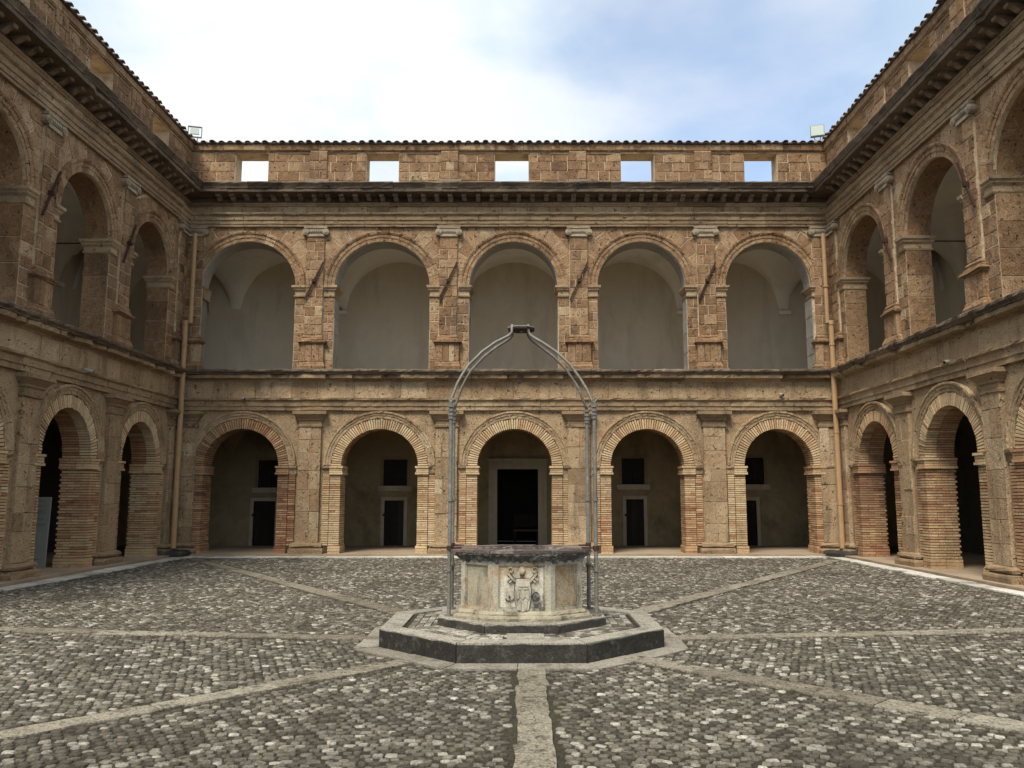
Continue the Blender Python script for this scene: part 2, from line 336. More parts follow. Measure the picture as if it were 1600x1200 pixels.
def ashlar(x0, x1, z0, z1, ch=(0.24, 0.30), cw=(0.32, 0.62), openings=(), stagger=True):
    """courses of blocks, clipped clear of arch openings (xc, rx, zs, rz)"""
    out = []; z = z0; k = 0
    while z < z1 - 0.03:
        h = R.uniform(*ch); 
        if z1 - z - h < ch[0] * 0.6: h = z1 - z
        x = x0; first = True
        while x < x1 - 0.02:
            w = R.uniform(*cw)
            if first and k % 2: w *= 0.55
            first = False
            if x1 - x - w < cw[0] * 0.5: w = x1 - x
            poly = [(x, z), (x + w, z), (x + w, z + h), (x, z + h)]
            for xc, rx, zs, rz in openings:
                if not poly: break
                cx = sum(p[0] for p in poly) / len(poly); cz = sum(p[1] for p in poly) / len(poly)
                if z < zs - 0.02:
                    if z + h <= zs + 0.1:
                        poly = clip(poly, (-1, 0), -(xc - rx)) if cx < xc else clip(poly, (1, 0), xc + rx)
                        continue
                tst = poly + [((poly[i][0] + poly[i - 1][0]) / 2, (poly[i][1] + poly[i - 1][1]) / 2) for i in range(len(poly))]
                if min(math.hypot((a - xc) / rx, (max(b, zs) - zs) / rz) for a, b in tst) < 1:
                    a, b = (cx - xc) / rx, (max(cz, zs) - zs) / rz; l = math.hypot(a, b) + 1e-6; a /= l; b /= l
                    nx, nz = a / rx, b / rz
                    poly = clip(poly, (nx, nz), nx * (xc + rx * a) + nz * (zs + rz * b))
            if poly and parea(poly) > 0.008: out.append(poly)
            x += w
        z += h; k += 1
    return out

def wall_strip(mb, x0, x1, z0, z1, openings, y0, y1, ztop_cap=True, n=28):
    """a wall between x0 and x1 with arched openings down to z0; front, back, jambs and soffits"""
    def rect(a, b, c, d):
        if b - a < 1e-4: return
        for y in (y0, y1): mb.add([(a, y, c), (b, y, c), (b, y, d), (a, y, d)], [(0, 1, 2, 3)])
    x = x0
    for xc, rx, zs, rz in sorted(openings):
        rect(x, xc - rx, z0, z1)
        pts = [(xc - rx * math.cos(math.pi * i / n), zs + rz * math.sin(math.pi * i / n)) for i in range(n + 1)]
        for (a, c), (b, d) in zip(pts, pts[1:]):
            for y in (y0, y1): mb.add([(a, y, c), (b, y, d), (b, y, z1), (a, y, z1)], [(0, 1, 2, 3)])
            mb.add([(a, y0, c), (b, y0, d), (b, y1, d), (a, y1, c)], [(0, 1, 2, 3)])
        for s in (-1, 1):
            mb.add([(xc + s * rx, y0, z0), (xc + s * rx, y1, z0), (xc + s * rx, y1, zs), (xc + s * rx, y0, zs)], [(0, 1, 2, 3)])
        x = xc + rx
    rect(x, x1, z0, z1)
    mb.add([(x0, y0, z1), (x1, y0, z1), (x1, y1, z1), (x0, y1, z1)], [(0, 1, 2, 3)])
    for xx in (x0, x1): mb.add([(xx, y0, z0), (xx, y1, z0), (xx, y1, z1), (xx, y0, z1)], [(0, 1, 2, 3)])

def wall_rects(mb, x0, x1, z0, z1, holes, y0, y1):
    xs = sorted({x0, x1, *[h[0] for h in holes], *[h[1] for h in holes]}); zs = sorted({z0, z1, *[h[2] for h in holes], *[h[3] for h in holes]})
    for a, b in zip(xs, xs[1:]):
        for c, d in zip(zs, zs[1:]):
            m = ((a + b) / 2, (c + d) / 2)
            if any(h[0] < m[0] < h[1] and h[2] < m[1] < h[3] for h in holes): continue
            for y in (y0, y1): mb.add([(a, y, c), (b, y, c), (b, y, d), (a, y, d)], [(0, 1, 2, 3)])
    for a, b, c, d in holes:
        mb.add([(a, y0, c), (a, y1, c), (a, y1, d), (a, y0, d), (b, y0, c), (b, y1, c), (b, y1, d), (b, y0, d)], [(0, 1, 2, 3), (4, 5, 6, 7), (0, 1, 5, 4), (3, 2, 6, 7)])
    mb.add([(x0, y0, z1), (x1, y0, z1), (x1, y1, z1), (x0, y1, z1)], [(0, 1, 2, 3)])

def moulding(mb, prof, x0, x1, step=0.18, jit=0.006, chip=0.0, chip_depth=0.09, pieces=(0.9, 1.7), back=0.15):
    """run of moulded stones: prof = [(out, z), ...] from bottom to top; broken edges, a tone per stone"""
    x = x0; n = len(prof); chipstate = 0.0
    while x < x1 - 1e-3:
        w = R.uniform(*pieces)
        if x1 - x - w < pieces[0] * 0.6: w = x1 - x
        m = max(2, int(w / step)); tone = G(0.5, 0.15); dz = R.uniform(-0.005, 0.005); do = R.uniform(-0.006, 0.006); vs = []
        for i in range(m + 1):
            xx = x + 0.003 + (w - 0.006) * i / m
            chipstate = chipstate * 0.5 + (R.uniform(0.3, 1.0) if R.random() < chip else 0)
            mxo = max(p[0] for p in prof)
            ring = []
            for (o, z) in prof:
                k = o / mxo if mxo > 0 else 0
                oo = o - min(1, chipstate) * chip_depth * k * k + (R.uniform(-jit, jit) + do) * (0.4 + k)
                ring.append((xx, -oo, z + dz + R.uniform(-jit, jit) * 0.7))
            ring.append((xx, back, prof[-1][1] + dz)); ring.append((xx, back, prof[0][1] + dz)); vs += ring
        L = n + 2; fs = []
        for i in range(m):
            for k in range(L):
                k2 = (k + 1) % L; fs.append((i * L + k, i * L + k2, (i + 1) * L + k2, (i + 1) * L + k))
        fs += [tuple(range(L)), tuple(m * L + k for k in range(L - 1, -1, -1))]
        mb.add(vs, fs, tone); x += w

def band_round(mb, xc, w, d, prof, tone=0.5, jit=0.004, y0=0.05):
    """profile [(out, z)] wrapped round three sides of a pilaster of half width w and depth d"""
    vs = []; 
    for o, z in prof:
        r = lambda: R.uniform(-jit, jit)
        vs += [(xc - w - o + r(), y0, z + r()), (xc - w - o + r(), -d - o + r(), z + r()), (xc + r(), -d - o + r(), z + r()), (xc + w + o + r(), -d - o + r(), z + r()), (xc + w + o + r(), y0, z + r())]
    n = len(prof); fs = []
    for i in range(n - 1):
        for k in range(4): fs.append((i * 5 + k, i * 5 + k + 1, (i + 1) * 5 + k + 1, (i + 1) * 5 + k))
    fs += [tuple(range(4, -1, -1)), tuple((n - 1) * 5 + k for k in range(5))]
    mb.add(vs, fs, tone)

def arch_ring(mb, xc, zs, rx, rz, prof, a0=0.0, a1=180.0, n=30, tone=0.5, jit=0.0, y_in=0.04):
    """sweep profile [(radial offset, out)] along an arch"""
    L = len(prof); vs = []
    for i in range(n + 1):
        a = rad(a0 + (a1 - a0) * i / n); c, s_ = -math.cos(a), math.sin(a)
        for k, (o, d) in enumerate(prof):
            j = R.uniform(-jit, jit) if jit and d > 0 else 0
            vs.append((xc + (rx + o + j) * c, -d + j, zs + (rz + o + j) * s_))
    fs = []
    for i in range(n):
        for k in range(L):
            k2 = (k + 1) % L; fs.append((i * L + k, i * L + k2, (i + 1) * L + k2, (i + 1) * L + k))
    fs += [tuple(range(L)), tuple(n * L + k for k in range(L))]
    mb.add(vs, fs, tone)

# levels shared by the three wings
T = 0.6                       # wall thickness
Z_FL, Z_SP1, RZ1 = 0.06, 2.50, 1.05
Z_AR0, Z_AR1, Z_ST0, Z_ST1 = 4.07, 4.43, 4.95, 5.22
Z_SP2 = 7.69
Z_CAP0, Z_CAP1, Z_EN1, Z_FR1 = 9.20, 9.50, 9.91, 10.14
Z_COR0, Z_COR1 = 10.38, 10.67
Z_PAR, Z_TOP = 11.84, 12.06
GAL = 3.6

def scroll_block():
    mb = MB(); poly = [(0, 0)]
    for i in range(9):
        a = i / 8; poly.append((-0.33 * a, -0.135 + 0.05 * a - 0.035 * math.sin(a * 2 * math.pi - 0.4)))
    poly += [(-0.355, -0.06), (-0.36, 0)]
    mb.prism(poly, -0.068, 0.068, 'x', 0.95); return mb
MODME = None
TILEME = []
def tile_mesh(k):
    mb = MB(); n = 7; vs = []
    for yy, r, dz in ((-0.03, 0.088, 0.0), (0.42, 0.078, 0.10)):
        for s in (r, r - 0.016):
            for i in range(n):
                a = math.pi * i / (n - 1); vs.append((math.cos(a) * s, yy, math.sin(a) * s * 0.62 + dz))
    fs = []
    for i in range(n - 1):
        fs += [(i, i + 1, 2 * n + i + 1, 2 * n + i), (n + i, 3 * n + i, 3 * n + i + 1, n + i + 1), (i, n + i, n + i + 1, i + 1)]
    mb.add(vs, fs, [0.35, 0.55, 0.75][k]); return mb

def make_wing(name, label, loc, rz, x0, x1, low, up, pil_low, pil_up, holes, anchors, lean, back_holes=(), low_plaster='plaster_low', end_pad=(0, 0)):
    global MODME
    root = thing(name, label, 'building', loc, rz); both = end_pad[0] > 0 and end_pad[1] > 0
    mw = Matrix.Translation(loc) @ Matrix.Rotation(rz, 4, 'Z')
    stones = Pieces(root, mw, 'stone', 'stonework', 'tuff')
    bricks = Pieces(root, mw, 'brick', 'brickwork', 'brick')
    lowo = [(c, r, Z_SP1, RZ1) for c, r in low]
    upo = [(c, r, Z_SP2, rz_) for c, r, rz_ in up]
    # ---- cores of the walls
    mb = MB(); wall_strip(mb, x0, x1, 0.0, Z_ST0 + 0.02, [(c, r + 0.03, zs, q + 0.03) for c, r, zs, q in lowo], 0.0, T); mb.build('lower_wall', 'ochre', root)
    mb = MB(); wall_strip(mb, x0, x1, Z_ST1 - 0.02, Z_COR1 - 0.02, upo, 0.0, T)
    mb.build('upper_wall', 'mortar', root)
    # ---- galleries
    xa, xb = x0 - end_pad[0], x1 + end_pad[1]
    mb = MB(); mb.box(xa, xb, -0.38, GAL, -0.10, Z_FL, 0.5); mb.build('gallery_floor', 'pave', root)
    mb = MB(); mb.box(xa, xb, T - 0.02, GAL, Z_ST1 - 0.42, Z_ST1 - 0.03, 0.5); mb.build('upper_floor', 'frame', root)
    mb = MB(); mb.box(xa, xb, 0.55, GAL + 0.4, Z_COR1 - 0.36, Z_COR1 - 0.10, 0.5); mb.build('terrace', 'pave', root)
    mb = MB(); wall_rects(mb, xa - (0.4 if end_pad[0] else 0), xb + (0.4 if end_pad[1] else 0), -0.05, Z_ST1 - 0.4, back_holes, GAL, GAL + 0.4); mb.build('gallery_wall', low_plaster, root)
    mb = MB(); wall_rects(mb, xa - (0.4 if end_pad[0] else 0), xb + (0.4 if end_pad[1] else 0), Z_ST1 - 0.4, Z_COR1 - 0.1, [], GAL, GAL + 0.4); mb.build('upper_gallery_wall', 'plaster_up', root)
    def vaults(name, mat, zs, rise, centres, edges):
        mb = MB()
        for (a, b) in zip(edges, edges[1:]):
            c = (a + b) / 2; hb = (b - a) / 2; nx, ny = 26, 18; vs = []
            for j in range(ny + 1):
                for i in range(nx + 1):
                    u = -hb + 2 * hb * i / nx; w = -1 + 2 * j / ny
                    ru = hb - 0.17
                    za = math.sqrt(max(0, 1 - (u / ru) ** 2)); zb = math.sqrt(max(0, 1 - min(1, abs(w) / 0.94) ** 2))
                    vs.append((c + u, T - 0.03 + (GAL + 0.06 - T) * (w + 1) / 2, zs + rise * max(za, zb)))
            fs = [(j * (nx + 1) + i, j * (nx + 1) + i + 1, (j + 1) * (nx + 1) + i + 1, (j + 1) * (nx + 1) + i) for j in range(ny) for i in range(nx)]
            mb.add(vs, fs, 0.5)
        mb.build(name, mat, root, smooth=True)
    ed = lambda ps: ([xa + 0.001] if xa < ps[0] - 1.2 else []) + list(ps) + ([xb - 0.001] if xb > ps[-1] + 1.2 else [])
    vaults('upper_vault', 'vault', 7.77, 1.70, up, ed(pil_up))
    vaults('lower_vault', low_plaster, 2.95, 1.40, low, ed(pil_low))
    for xp in pil_up[1 if pil_up[0] <= x0 + 0.3 else 0:]:
        mb = MB(); mb.box(xp - 0.20, xp + 0.20, GAL - 0.16, GAL + 0.05, 7.66, 7.78, 0.6); mb.build('corbel', 'vault', root)
    # ---- lower storey: brick jambs, brick arches, archivolts, imposts
    for bi, (c, r) in enumerate(low):
        bt = R.uniform(0.50, 0.70) - (0.22 if both and bi == 0 else 0)
        for s in (-1, 1):
            e = c + s * r                       # opening edge
            jt = bt + R.uniform(-0.12, 0.12)
            far = s * 0.50
            mb = MB()
            a, b = sorted((e + s * 0.022, e + s * 0.50)); mb.box(a, b, -0.025, T + 0.02, Z_FL, Z_SP1 + 0.02); mb.build('pier_core', 'brick_joint', root)
            z = 0.28; k = 0
            while z < Z_SP1 - 0.25:
                h = R.uniform(0.041, 0.048)
                tn = lambda: min(1, max(0, R.gauss(jt + 0.10 * math.sin(z * 2.1 + bi), 0.15)))
                d1 = 0.29 if k % 2 else 0.14
                a, b = sorted((e, e + s * 0.295)); 
                if k % 3 == 0:
                    m_ = R.uniform(0.35, 0.65); mm = a + (b - a) * m_
                    bricks.boxp(a, mm - 0.005, -0.055, d1, z, z + h, tn()); bricks.boxp(mm + 0.005, b, -0.055, d1, z, z + h, tn())
                else: bricks.boxp(a, b, -0.055, d1, z, z + h, tn())
                a2, b2 = sorted((e, e + s * 0.14)); bricks.boxp(a2, b2, d1 + 0.010, d1 + 0.30 if k % 2 else T - 0.15, z, z + h, tn())
                if not k % 2: bricks.boxp(a2, b2, T - 0.14, T + 0.03, z, z + h, tn())
                a, b = sorted((e + s * 0.312, e + s * 0.50)); bricks.boxp(a, b, -0.048, 0.10, z, z + h, tn())
                z += h + R.uniform(0.013, 0.018); k += 1
            # plinth courses below, impost courses above
            z = Z_FL
            while z < 0.24:
                a, b = sorted((e - s * 0.035, e + s * 0.30)); bricks.boxp(a, b, -0.085, 0.25, z, z + 0.062, G(jt, 0.1), 0.006)
                a, b = sorted((e - s * 0.030, e + s * 0.12)); bricks.boxp(a, b, 0.26, T + 0.03, z, z + 0.062, G(jt, 0.1), 0.006); z += 0.070
            z = Z_SP1 - 0.245
            for q, o in enumerate((0.035, 0.015, 0.015, 0.04)):
                a, b = sorted((e - s * (o + 0.03), e + s * 0.31)); bricks.boxp(a, b, -0.075 - o, 0.25, z, z + 0.052, G(jt + 0.12, 0.1), 0.004)
                a, b = sorted((e - s * (o + 0.03), e + s * 0.12)); bricks.boxp(a, b, 0.26, T + 0.04, z, z + 0.052, G(jt, 0.1), 0.004)
                z += 0.061
            mb = MB(); a, b = sorted((e + s * 0.315, e + s * (0.53)))
            moulding(mb, [(0.05, Z_SP1 - 0.23), (0.06, Z_SP1 - 0.17), (0.06, Z_SP1 - 0.12), (0.12, Z_SP1 - 0.06), (0.13, Z_SP1 - 0.01), (0.05, Z_SP1 + 0.01)], a, b, 0.08, 0.009, 0.3, 0.06, (0.3, 0.4)); mb.build('impost', 'mould', root)
        # ring of thin bricks set on edge
        nb = max(44, int(math.pi * (r + 0.14) / 0.066)); core = MB()
        arch_ring(core, c, Z_SP1, r, RZ1, [(0.02, 0.015), (0.27, 0.015), (0.27, -T + 0.05), (0.012, -T - 0.02)], n=40); core.build('arch_core', 'brick_joint', root)
        for i in range(nb):
            g = 0.15; a0 = math.pi * (i + g) / nb; a1 = math.pi * (i + 1 - g) / nb; jr = R.uniform(-0.010, 0.008); ro = 0.28 + R.uniform(-0.018, 0.012); yo = R.uniform(-0.006, 0.006)
            if R.random() < 0.03: yo += 0.012
            tn = min(1, max(0, R.gauss(bt + 0.12, 0.17)))
            P = lambda a, o: (c - (r + o) * math.cos(a), Z_SP1 + (RZ1 + o) * math.sin(a))
            q0, q1, q2, q3 = P(a0, jr * 0.4), P(a1, jr * 0.4), P(a0, ro), P(a1, ro)
            for y_0, y_1 in ((-0.045 + yo, 0.22), (0.235, T + 0.01)):
                bricks.hexa([(q[0], y, q[1]) for q in ((q0, q1), (q2, q3)) for y in (0,) for q in q] if False else
                            [(q0[0], y_0, q0[1]), (q1[0], y_0, q1[1]), (q0[0], y_1, q0[1]), (q1[0], y_1, q1[1]),
                             (q2[0], y_0, q2[1]), (q3[0], y_0, q3[1]), (q2[0], y_1, q2[1]), (q3[0], y_1, q3[1])], tn if y_0 < 0.1 else G(0.4, 0.12))
        mb = MB(); am = R.uniform(12, 24)
        cuts = [0.0]
        while cuts[-1] < 180: cuts.append(cuts[-1] + R.uniform(17, 26))
        cuts[-1] = 180.0
        for u, w in zip(cuts, cuts[1:]):
            arch_ring(mb, c, Z_SP1 + 0.01, r, RZ1, [(0.285, 0.0), (0.285, 0.055), (0.36, 0.06), (0.37, 0.075), (0.425, 0.08), (0.445, 0.105), (0.49, 0.105), (0.50, 0.0)], u + 0.15, w - 0.15, 6, G(0.55, 0.10), 0.006)
        mb.build('archivolt', 'ochre', root)
    # ---- lower pilasters with cap and base
    for xp in pil_low:
        corner = xp > x1 - 0.5 or xp < x0 + 0.5 and end_pad[0] > 0
        w = 0.315
        xl, xr = max(xp - w, x0 + 0.0), min(xp + w, x1 - 0.0)
        mb = MB(); mb.box(xp - w + 0.01, xp + w - 0.01, -0.085, 0.04, Z_FL, 4.02); p = mb.build('pilaster', 'ochre', root)
        for pl in ashlar(xp - w, xp + w, 0.36, 3.62, (0.34, 0.62), (0.30, 0.66)):
            if R.random() < 0.93: stones.stone(pl, -0.105 + R.uniform(-0.004, 0.004), 0.002, 0.008, 0.04, G(0.55, 0.15), parent=p, mat='ochre', jit=0.002)
        mb = MB(); band_round(mb, xp, w, 0.105, [(0.0, 3.58), (0.028, 3.60), (0.034, 3.65), (0.004, 3.66), (0.004, 3.76), (0.04, 3.79), (0.045, 3.83), (0.12, 3.92), (0.135, 3.94), (0.165, 3.95), (0.165, 4.04), (0.0, 4.05)], 0.42); mb.build('capital', 'mould', p)
        mb = MB(); band_round(mb, xp, w + 0.05, 0.12, [(0.11, 0.02), (0.12, 0.15), (0.11, 0.20), (0.02, 0.215), (0.02, 0.235), (0.075, 0.25), (0.085, 0.29), (0.06, 0.33), (0.0, 0.36)], 0.4, 0.014); mb.build('base', 'mould', p)
    # ---- lower entablature
    mb = MB(); moulding(mb, [(0.0, Z_AR0), (0.085, Z_AR0 + 0.005), (0.09, Z_AR0 + 0.12), (0.115, Z_AR0 + 0.125), (0.12, Z_AR0 + 0.255), (0.15, Z_AR0 + 0.28), (0.175, Z_AR0 + 0.30), (0.18, Z_AR0 + 0.345), (0.03, Z_AR0 + 0.36)], x0, x1, 0.16, 0.007, 0.05, 0.05); mb.build('lower_architrave', 'mould', root)
    for pl in ashlar(x0, x1, Z_AR1 + 0.0, Z_ST0 - 0.01, (0.5, 0.55), (0.55, 1.5)):
        stones.stone(pl, -0.045, 0.0015, 0.006, 0.06, G(0.6, 0.13), mat='ochre', jit=0.001)
    mb = MB(); moulding(mb, [(0.03, Z_ST0 - 0.06), (0.06, Z_ST0 - 0.05), (0.07, Z_ST0), (0.24, Z_ST0 + 0.035), (0.25, Z_ST0 + 0.04), (0.255, Z_ST0 + 0.13)], x0, x1, 0.11, 0.010, 0.10, 0.16, (0.7, 1.4)); mb.build('string_course', 'mould', root)
    mb = MB(); moulding(mb, [(0.20, Z_ST0 + 0.128), (0.275, Z_ST0 + 0.135), (0.29, Z_ST0 + 0.17), (0.345, Z_ST0 + 0.21), (0.35, Z_ST1 - 0.01), (0.31, Z_ST1 + 0.012)], x0, x1, 0.13, 0.010, 0.05, 0.06, (0.8, 1.6), back=T); mb.build('string_course_cap', 'crust', root)
    # ---- upper storey: blocks round the arches
    bounds = sorted(set(pil_up))
    for (c, r, q) in up:
        lb = max([p for p in bounds if p < c] + [x0]); rb = min([p for p in bounds if p > c] + [x1])
        lb = lb + 0.27 if lb > x0 else lb; rb = rb - 0.27 if rb < x1 else rb
        R2 = 0.30 + 0.42
        nseg = 13
        for i in range(nseg):
            a0 = rad(6 + 168 * i / nseg); a1 = rad(6 + 168 * (i + 1) / nseg); ex = R.uniform(-0.10, 0.12)
            P = lambda a, o: (c - (r + o) * math.cos(a), Z_SP2 + (q + o) * math.sin(a))
            pl = [P(a0, 0.285), P(a1, 0.285), P(a1, R2 + ex), P(a0, R2 + ex)]
            pl = clip(clip(clip(pl, (0, -1), -(Z_CAP1 - 0.0)), (1, 0), lb), (-1, 0), -rb)
            stones.stone(pl[::-1], -0.011 + R.uniform(-0.004, 0.004), 0.010, 0.008, 0.03, G(0.62, 0.15))
        for pl in ashlar(lb, rb, Z_SP2, Z_CAP1, (0.24, 0.34), (0.3, 0.6), [(c, r + R2, Z_SP2 - 0.4, q + R2 + 0.4)]):
            stones.stone(pl, -0.011 + R.uniform(-0.004, 0.003), 0.010, 0.008, 0.03, G(0.58, 0.17))
        for a, b in ((lb, c - r), (c + r, rb)):
            if b - a < 0.08: continue
            for pl in ashlar(a, b, Z_ST1, Z_SP2, (0.24, 0.34), (0.22, 0.40)):
                stones.stone(pl, -0.011 + R.uniform(-0.005, 0.004), 0.010, 0.008, 0.03, G(0.48, 0.18))
        # jambs, seen through the opening
        for s in (-1, 1):
            e = c + s * r
            fr = (lambda e, s: (lambda u, z, d: (e - s * (0.0 - d), u, z)))(e, s)
            for pl in ashlar(0.0, T, Z_ST1, Z_SP2 - 0.28, (0.42, 0.66), (0.6, 0.7)):
                stones.stone(pl, -0.010, 0.005, 0.008, 0.03, G(0.45, 0.16), frame=fr, mat='reveal' if both else 'tuff')
            mb = MB(); a, b = sorted((e - s * 0.065, e + s * 0.30))
            a = max(a, lb - 0.02); b = min(b, rb + 0.02)
            vs = []
            for o, z in ((0.0, Z_SP2 - 0.30), (0.02, Z_SP2 - 0.285), (0.03, Z_SP2 - 0.25), (0.0, Z_SP2 - 0.24), (0.0, Z_SP2 - 0.14), (0.045, Z_SP2 - 0.09), (0.05, Z_SP2 - 0.06), (0.085, Z_SP2 - 0.02), (0.09, Z_SP2 + 0.04), (0.02, Z_SP2 + 0.05)):
                o2 = o - 0.065
                if s < 0: A, B = max(e - 0.30, lb - 0.02), e + o + 0.006
                else: A, B = e - o - 0.006, min(e + 0.30, rb + 0.02)
                j = lambda: R.uniform(-0.004, 0.004)
                vs += [(A, -o - 0.03 + j(), z + j()), (B + j(), -o - 0.03 + j(), z + j()), (B + j(), T + o + 0.02, z + j()), (A, T + o + 0.02, z)]
            n_ = len(vs) // 4; fs = [(i * 4 + k, i * 4 + (k + 1) % 4, (i + 1) * 4 + (k + 1) % 4, (i + 1) * 4 + k) for i in range(n_ - 1) for k in range(4)]
            fs += [(3, 2, 1, 0), tuple((n_ - 1) * 4 + k for k in range(4))]
            mb.add(vs, fs, 0.72); mb.build('impost', 'mould', root)
        # moulded archivolt in separate voussoirs
        nv = 15; core = MB(); arch_ring(core, c, Z_SP2, r, q, [(0.004, 0.0), (0.004, 0.02), (0.27, 0.02), (0.27, 0.0)], n=36); av = core.build('archivolt', 'mortar', root)
        for i in range(nv):
            mb = MB(); arch_ring(mb, c, Z_SP2 + 0.02, r, q, [(-0.004, -0.05), (-0.004, 0.030), (0.10, 0.034), (0.105, 0.05), (0.195, 0.054), (0.21, 0.075), (0.255, 0.095), (0.285, 0.095), (0.29, 0.0)],
                                 180 * i / nv + 0.25, 180 * (i + 1) / nv - 0.25, 4, G(0.6, 0.14), 0.004); mb.build('voussoir', 'tuff', av)
        mb = MB(); arch_ring(mb, c, Z_SP2, r, q, [(-0.018, -0.06), (0.03, -0.06), (0.03, -T - 0.01), (-0.018, -T - 0.01)], n=36, tone=0.45); mb.build('soffit', 'reveal' if both else 'tuff', root)
    # ---- upper pilasters on pedestals, with scrolled capitals
    for xp in pil_up:
        w = 0.265
        mb = MB(); mb.box(xp - w + 0.012, xp + w - 0.012, -0.065, 0.03, Z_ST1, Z_CAP1); p = mb.build('pilaster', 'mortar', root)
        for pl in ashlar(xp - w, xp + w, 6.27, Z_CAP0, (0.24, 0.33), (0.24, 0.40)):
            stones.stone(pl, -0.078 + R.uniform(-0.006, 0.005), 0.010, 0.008, 0.03, G(0.47, 0.18), parent=p)
        for pl in ashlar(xp - w - 0.07, xp + w + 0.07, 5.46, 6.0, (0.5, 0.6), (0.14, 0.24)):
            stones.stone(pl, -0.125 + R.uniform(-0.006, 0.005), 0.006, 0.012, 0.07, G(0.55, 0.16), parent=p)
        mb = MB(); mb.box(xp - w - 0.06, xp + w + 0.06, -0.10, 0.02, Z_ST1, 6.05, 0.5)
        band_round(mb, xp, w + 0.07, 0.125, [(0.04, Z_ST1), (0.055, 5.34), (0.03, 5.39), (0.015, 5.44), (0.0, 5.47)], 0.45, 0.012)
        band_round(mb, xp, w + 0.07, 0.125, [(0.0, 5.98), (0.02, 6.0), (0.05, 6.03), (0.075, 6.045), (0.06, 6.085), (0.0, 6.10)], 0.3, 0.014)
        band_round(mb, xp, w, 0.085, [(0.055, 6.10), (0.05, 6.15), (0.02, 6.17), (0.03, 6.20), (0.01, 6.24), (0.0, 6.26)], 0.45, 0.010); mb.build('pedestal', 'tuff', p)
        mb = MB()
        band_round(mb, xp, w + 0.03, 0.10, [(0.02, Z_CAP1 - 0.07), (0.045, Z_CAP1 - 0.06), (0.05, Z_CAP1 - 0.005), (0.0, Z_CAP1)], 0.6, 0.003)
        mb.box(xp - w - 0.01, xp + w + 0.01, -0.125, 0.0, Z_CAP1 - 0.20, Z_CAP1 - 0.065, 0.5, 0.003)
        for s in (-1, 1):
            vx, vz = xp + s * (w + 0.035), Z_CAP1 - 0.17
            for rr, yy in ((0.095, -0.15), (0.062, -0.165), (0.03, -0.178)):
                mb.prism([(vx + rr * math.cos(k * math.pi / 6), vz + rr * math.sin(k * math.pi / 6)) for k in range(12)], yy, 0.0, 'y', 0.6)
        for k in range(7):
            ex = xp - w + 0.07 + k * (2 * w - 0.14) / 6
            mb.prism([(ex + 0.026 * math.cos(t * math.pi / 3), Z_CAP1 - 0.135 + 0.045 * math.sin(t * math.pi / 3)) for t in range(6)], -0.15, -0.1, 'y', 0.65)
        mb.box(xp - w, xp + w, -0.115, 0.0, Z_CAP0 - 0.0, Z_CAP1 - 0.22, 0.65, 0.003); mb.build('capital', 'capital', p)
    # ---- upper entablature and cornice
    mb = MB(); z = Z_CAP1
    moulding(mb, [(0.0, z), (0.09, z + 0.005), (0.095, z + 0.075), (0.115, z + 0.08), (0.12, z + 0.18), (0.145, z + 0.187), (0.15, z + 0.30), (0.185, z + 0.33), (0.21, z + 0.355), (0.215, z + 0.40), (0.03, z + 0.412)], x0, x1, 0.17, 0.006, 0.04, 0.05); mb.build('upper_architrave', 'mould', root)
    for pl in ashlar(x0, x1, Z_EN1, Z_FR1 - 0.02, (0.25, 0.3), (0.45, 0.95)):
        stones.stone(pl, -0.05, 0.003, 0.006, 0.06, G(0.62, 0.12), mat='ochre', jit=0.002)
    mb = MB(); moulding(mb, [(0.03, Z_FR1 - 0.03), (0.08, Z_FR1 - 0.02), (0.09, Z_FR1 + 0.01), (0.13, Z_FR1 + 0.05), (0.135, Z_FR1 + 0.075), (0.03, Z_FR1 + 0.09)], x0, x1, 0.2, 0.004, 0.02, 0.03); mb.build('bed_moulding', 'mould', root)
    mb = MB(); moulding(mb, [(0.05, Z_FR1 + 0.07), (0.06, Z_COR0 - 0.02), (0.54, Z_COR0 + 0.02), (0.55, Z_COR0 + 0.025), (0.555, Z_COR0 + 0.115)], x0, x1, 0.16, 0.005, 0.03, 0.08, (0.8, 1.4)); corn = mb.build('cornice', 'crust', root)
    mb = MB(); moulding(mb, [(0.52, Z_COR0 + 0.11), (0.575, Z_COR0 + 0.125), (0.585, Z_COR0 + 0.16), (0.64, Z_COR1 - 0.05), (0.655, Z_COR1 - 0.03), (0.65, Z_COR1)], x0, x1, 0.16, 0.006, 0.03, 0.05, (0.8, 1.4), back=0.1); mb.build('cornice_cap', 'crust', corn)
    if MODME is None: MODME = scroll_block().build('modillion', 'crust', corn).data; first = True
    else: first = False
    xm = x1 - 0.75 if end_pad[1] else x1 - 0.6; xs_ = []
    while xm > (x0 + 0.7 if end_pad[0] else x0): xs_.append(xm); xm -= 0.40
    for k, xm in enumerate(xs_):
        if first and k == 0: o = corn.children[-1] if corn.children[-1].name.startswith('modillion') else [q for q in corn.children if q.name.startswith('modillion')][0]
        else: o = link(MODME, 'modillion', corn)
        o.location = (xm, -0.055, Z_COR0 + 0.012); o.rotation_euler = (0, 0, R.uniform(-0.04, 0.04)); o.scale = (R.uniform(0.9, 1.05), R.uniform(0.9, 1.0), R.uniform(0.9, 1.1))
    # ---- parapet with square openings, cap and tiles
    mb = MB(); hz0, hz1 = Z_COR1 + 0.06, Z_PAR - 0.06
    wall_rects(mb, x0, x1, Z_COR1 - 0.02, Z_TOP - 0.03, [(a, b, hz0, hz1) for a, b in holes], 0.0, 0.55); par = mb.build('parapet', 'mortar', root)
    cells = []
    xs2 = [x0] + [v for h in holes for v in h] + [x1]
    segs = list(zip(xs2[0::2], xs2[1::2]))
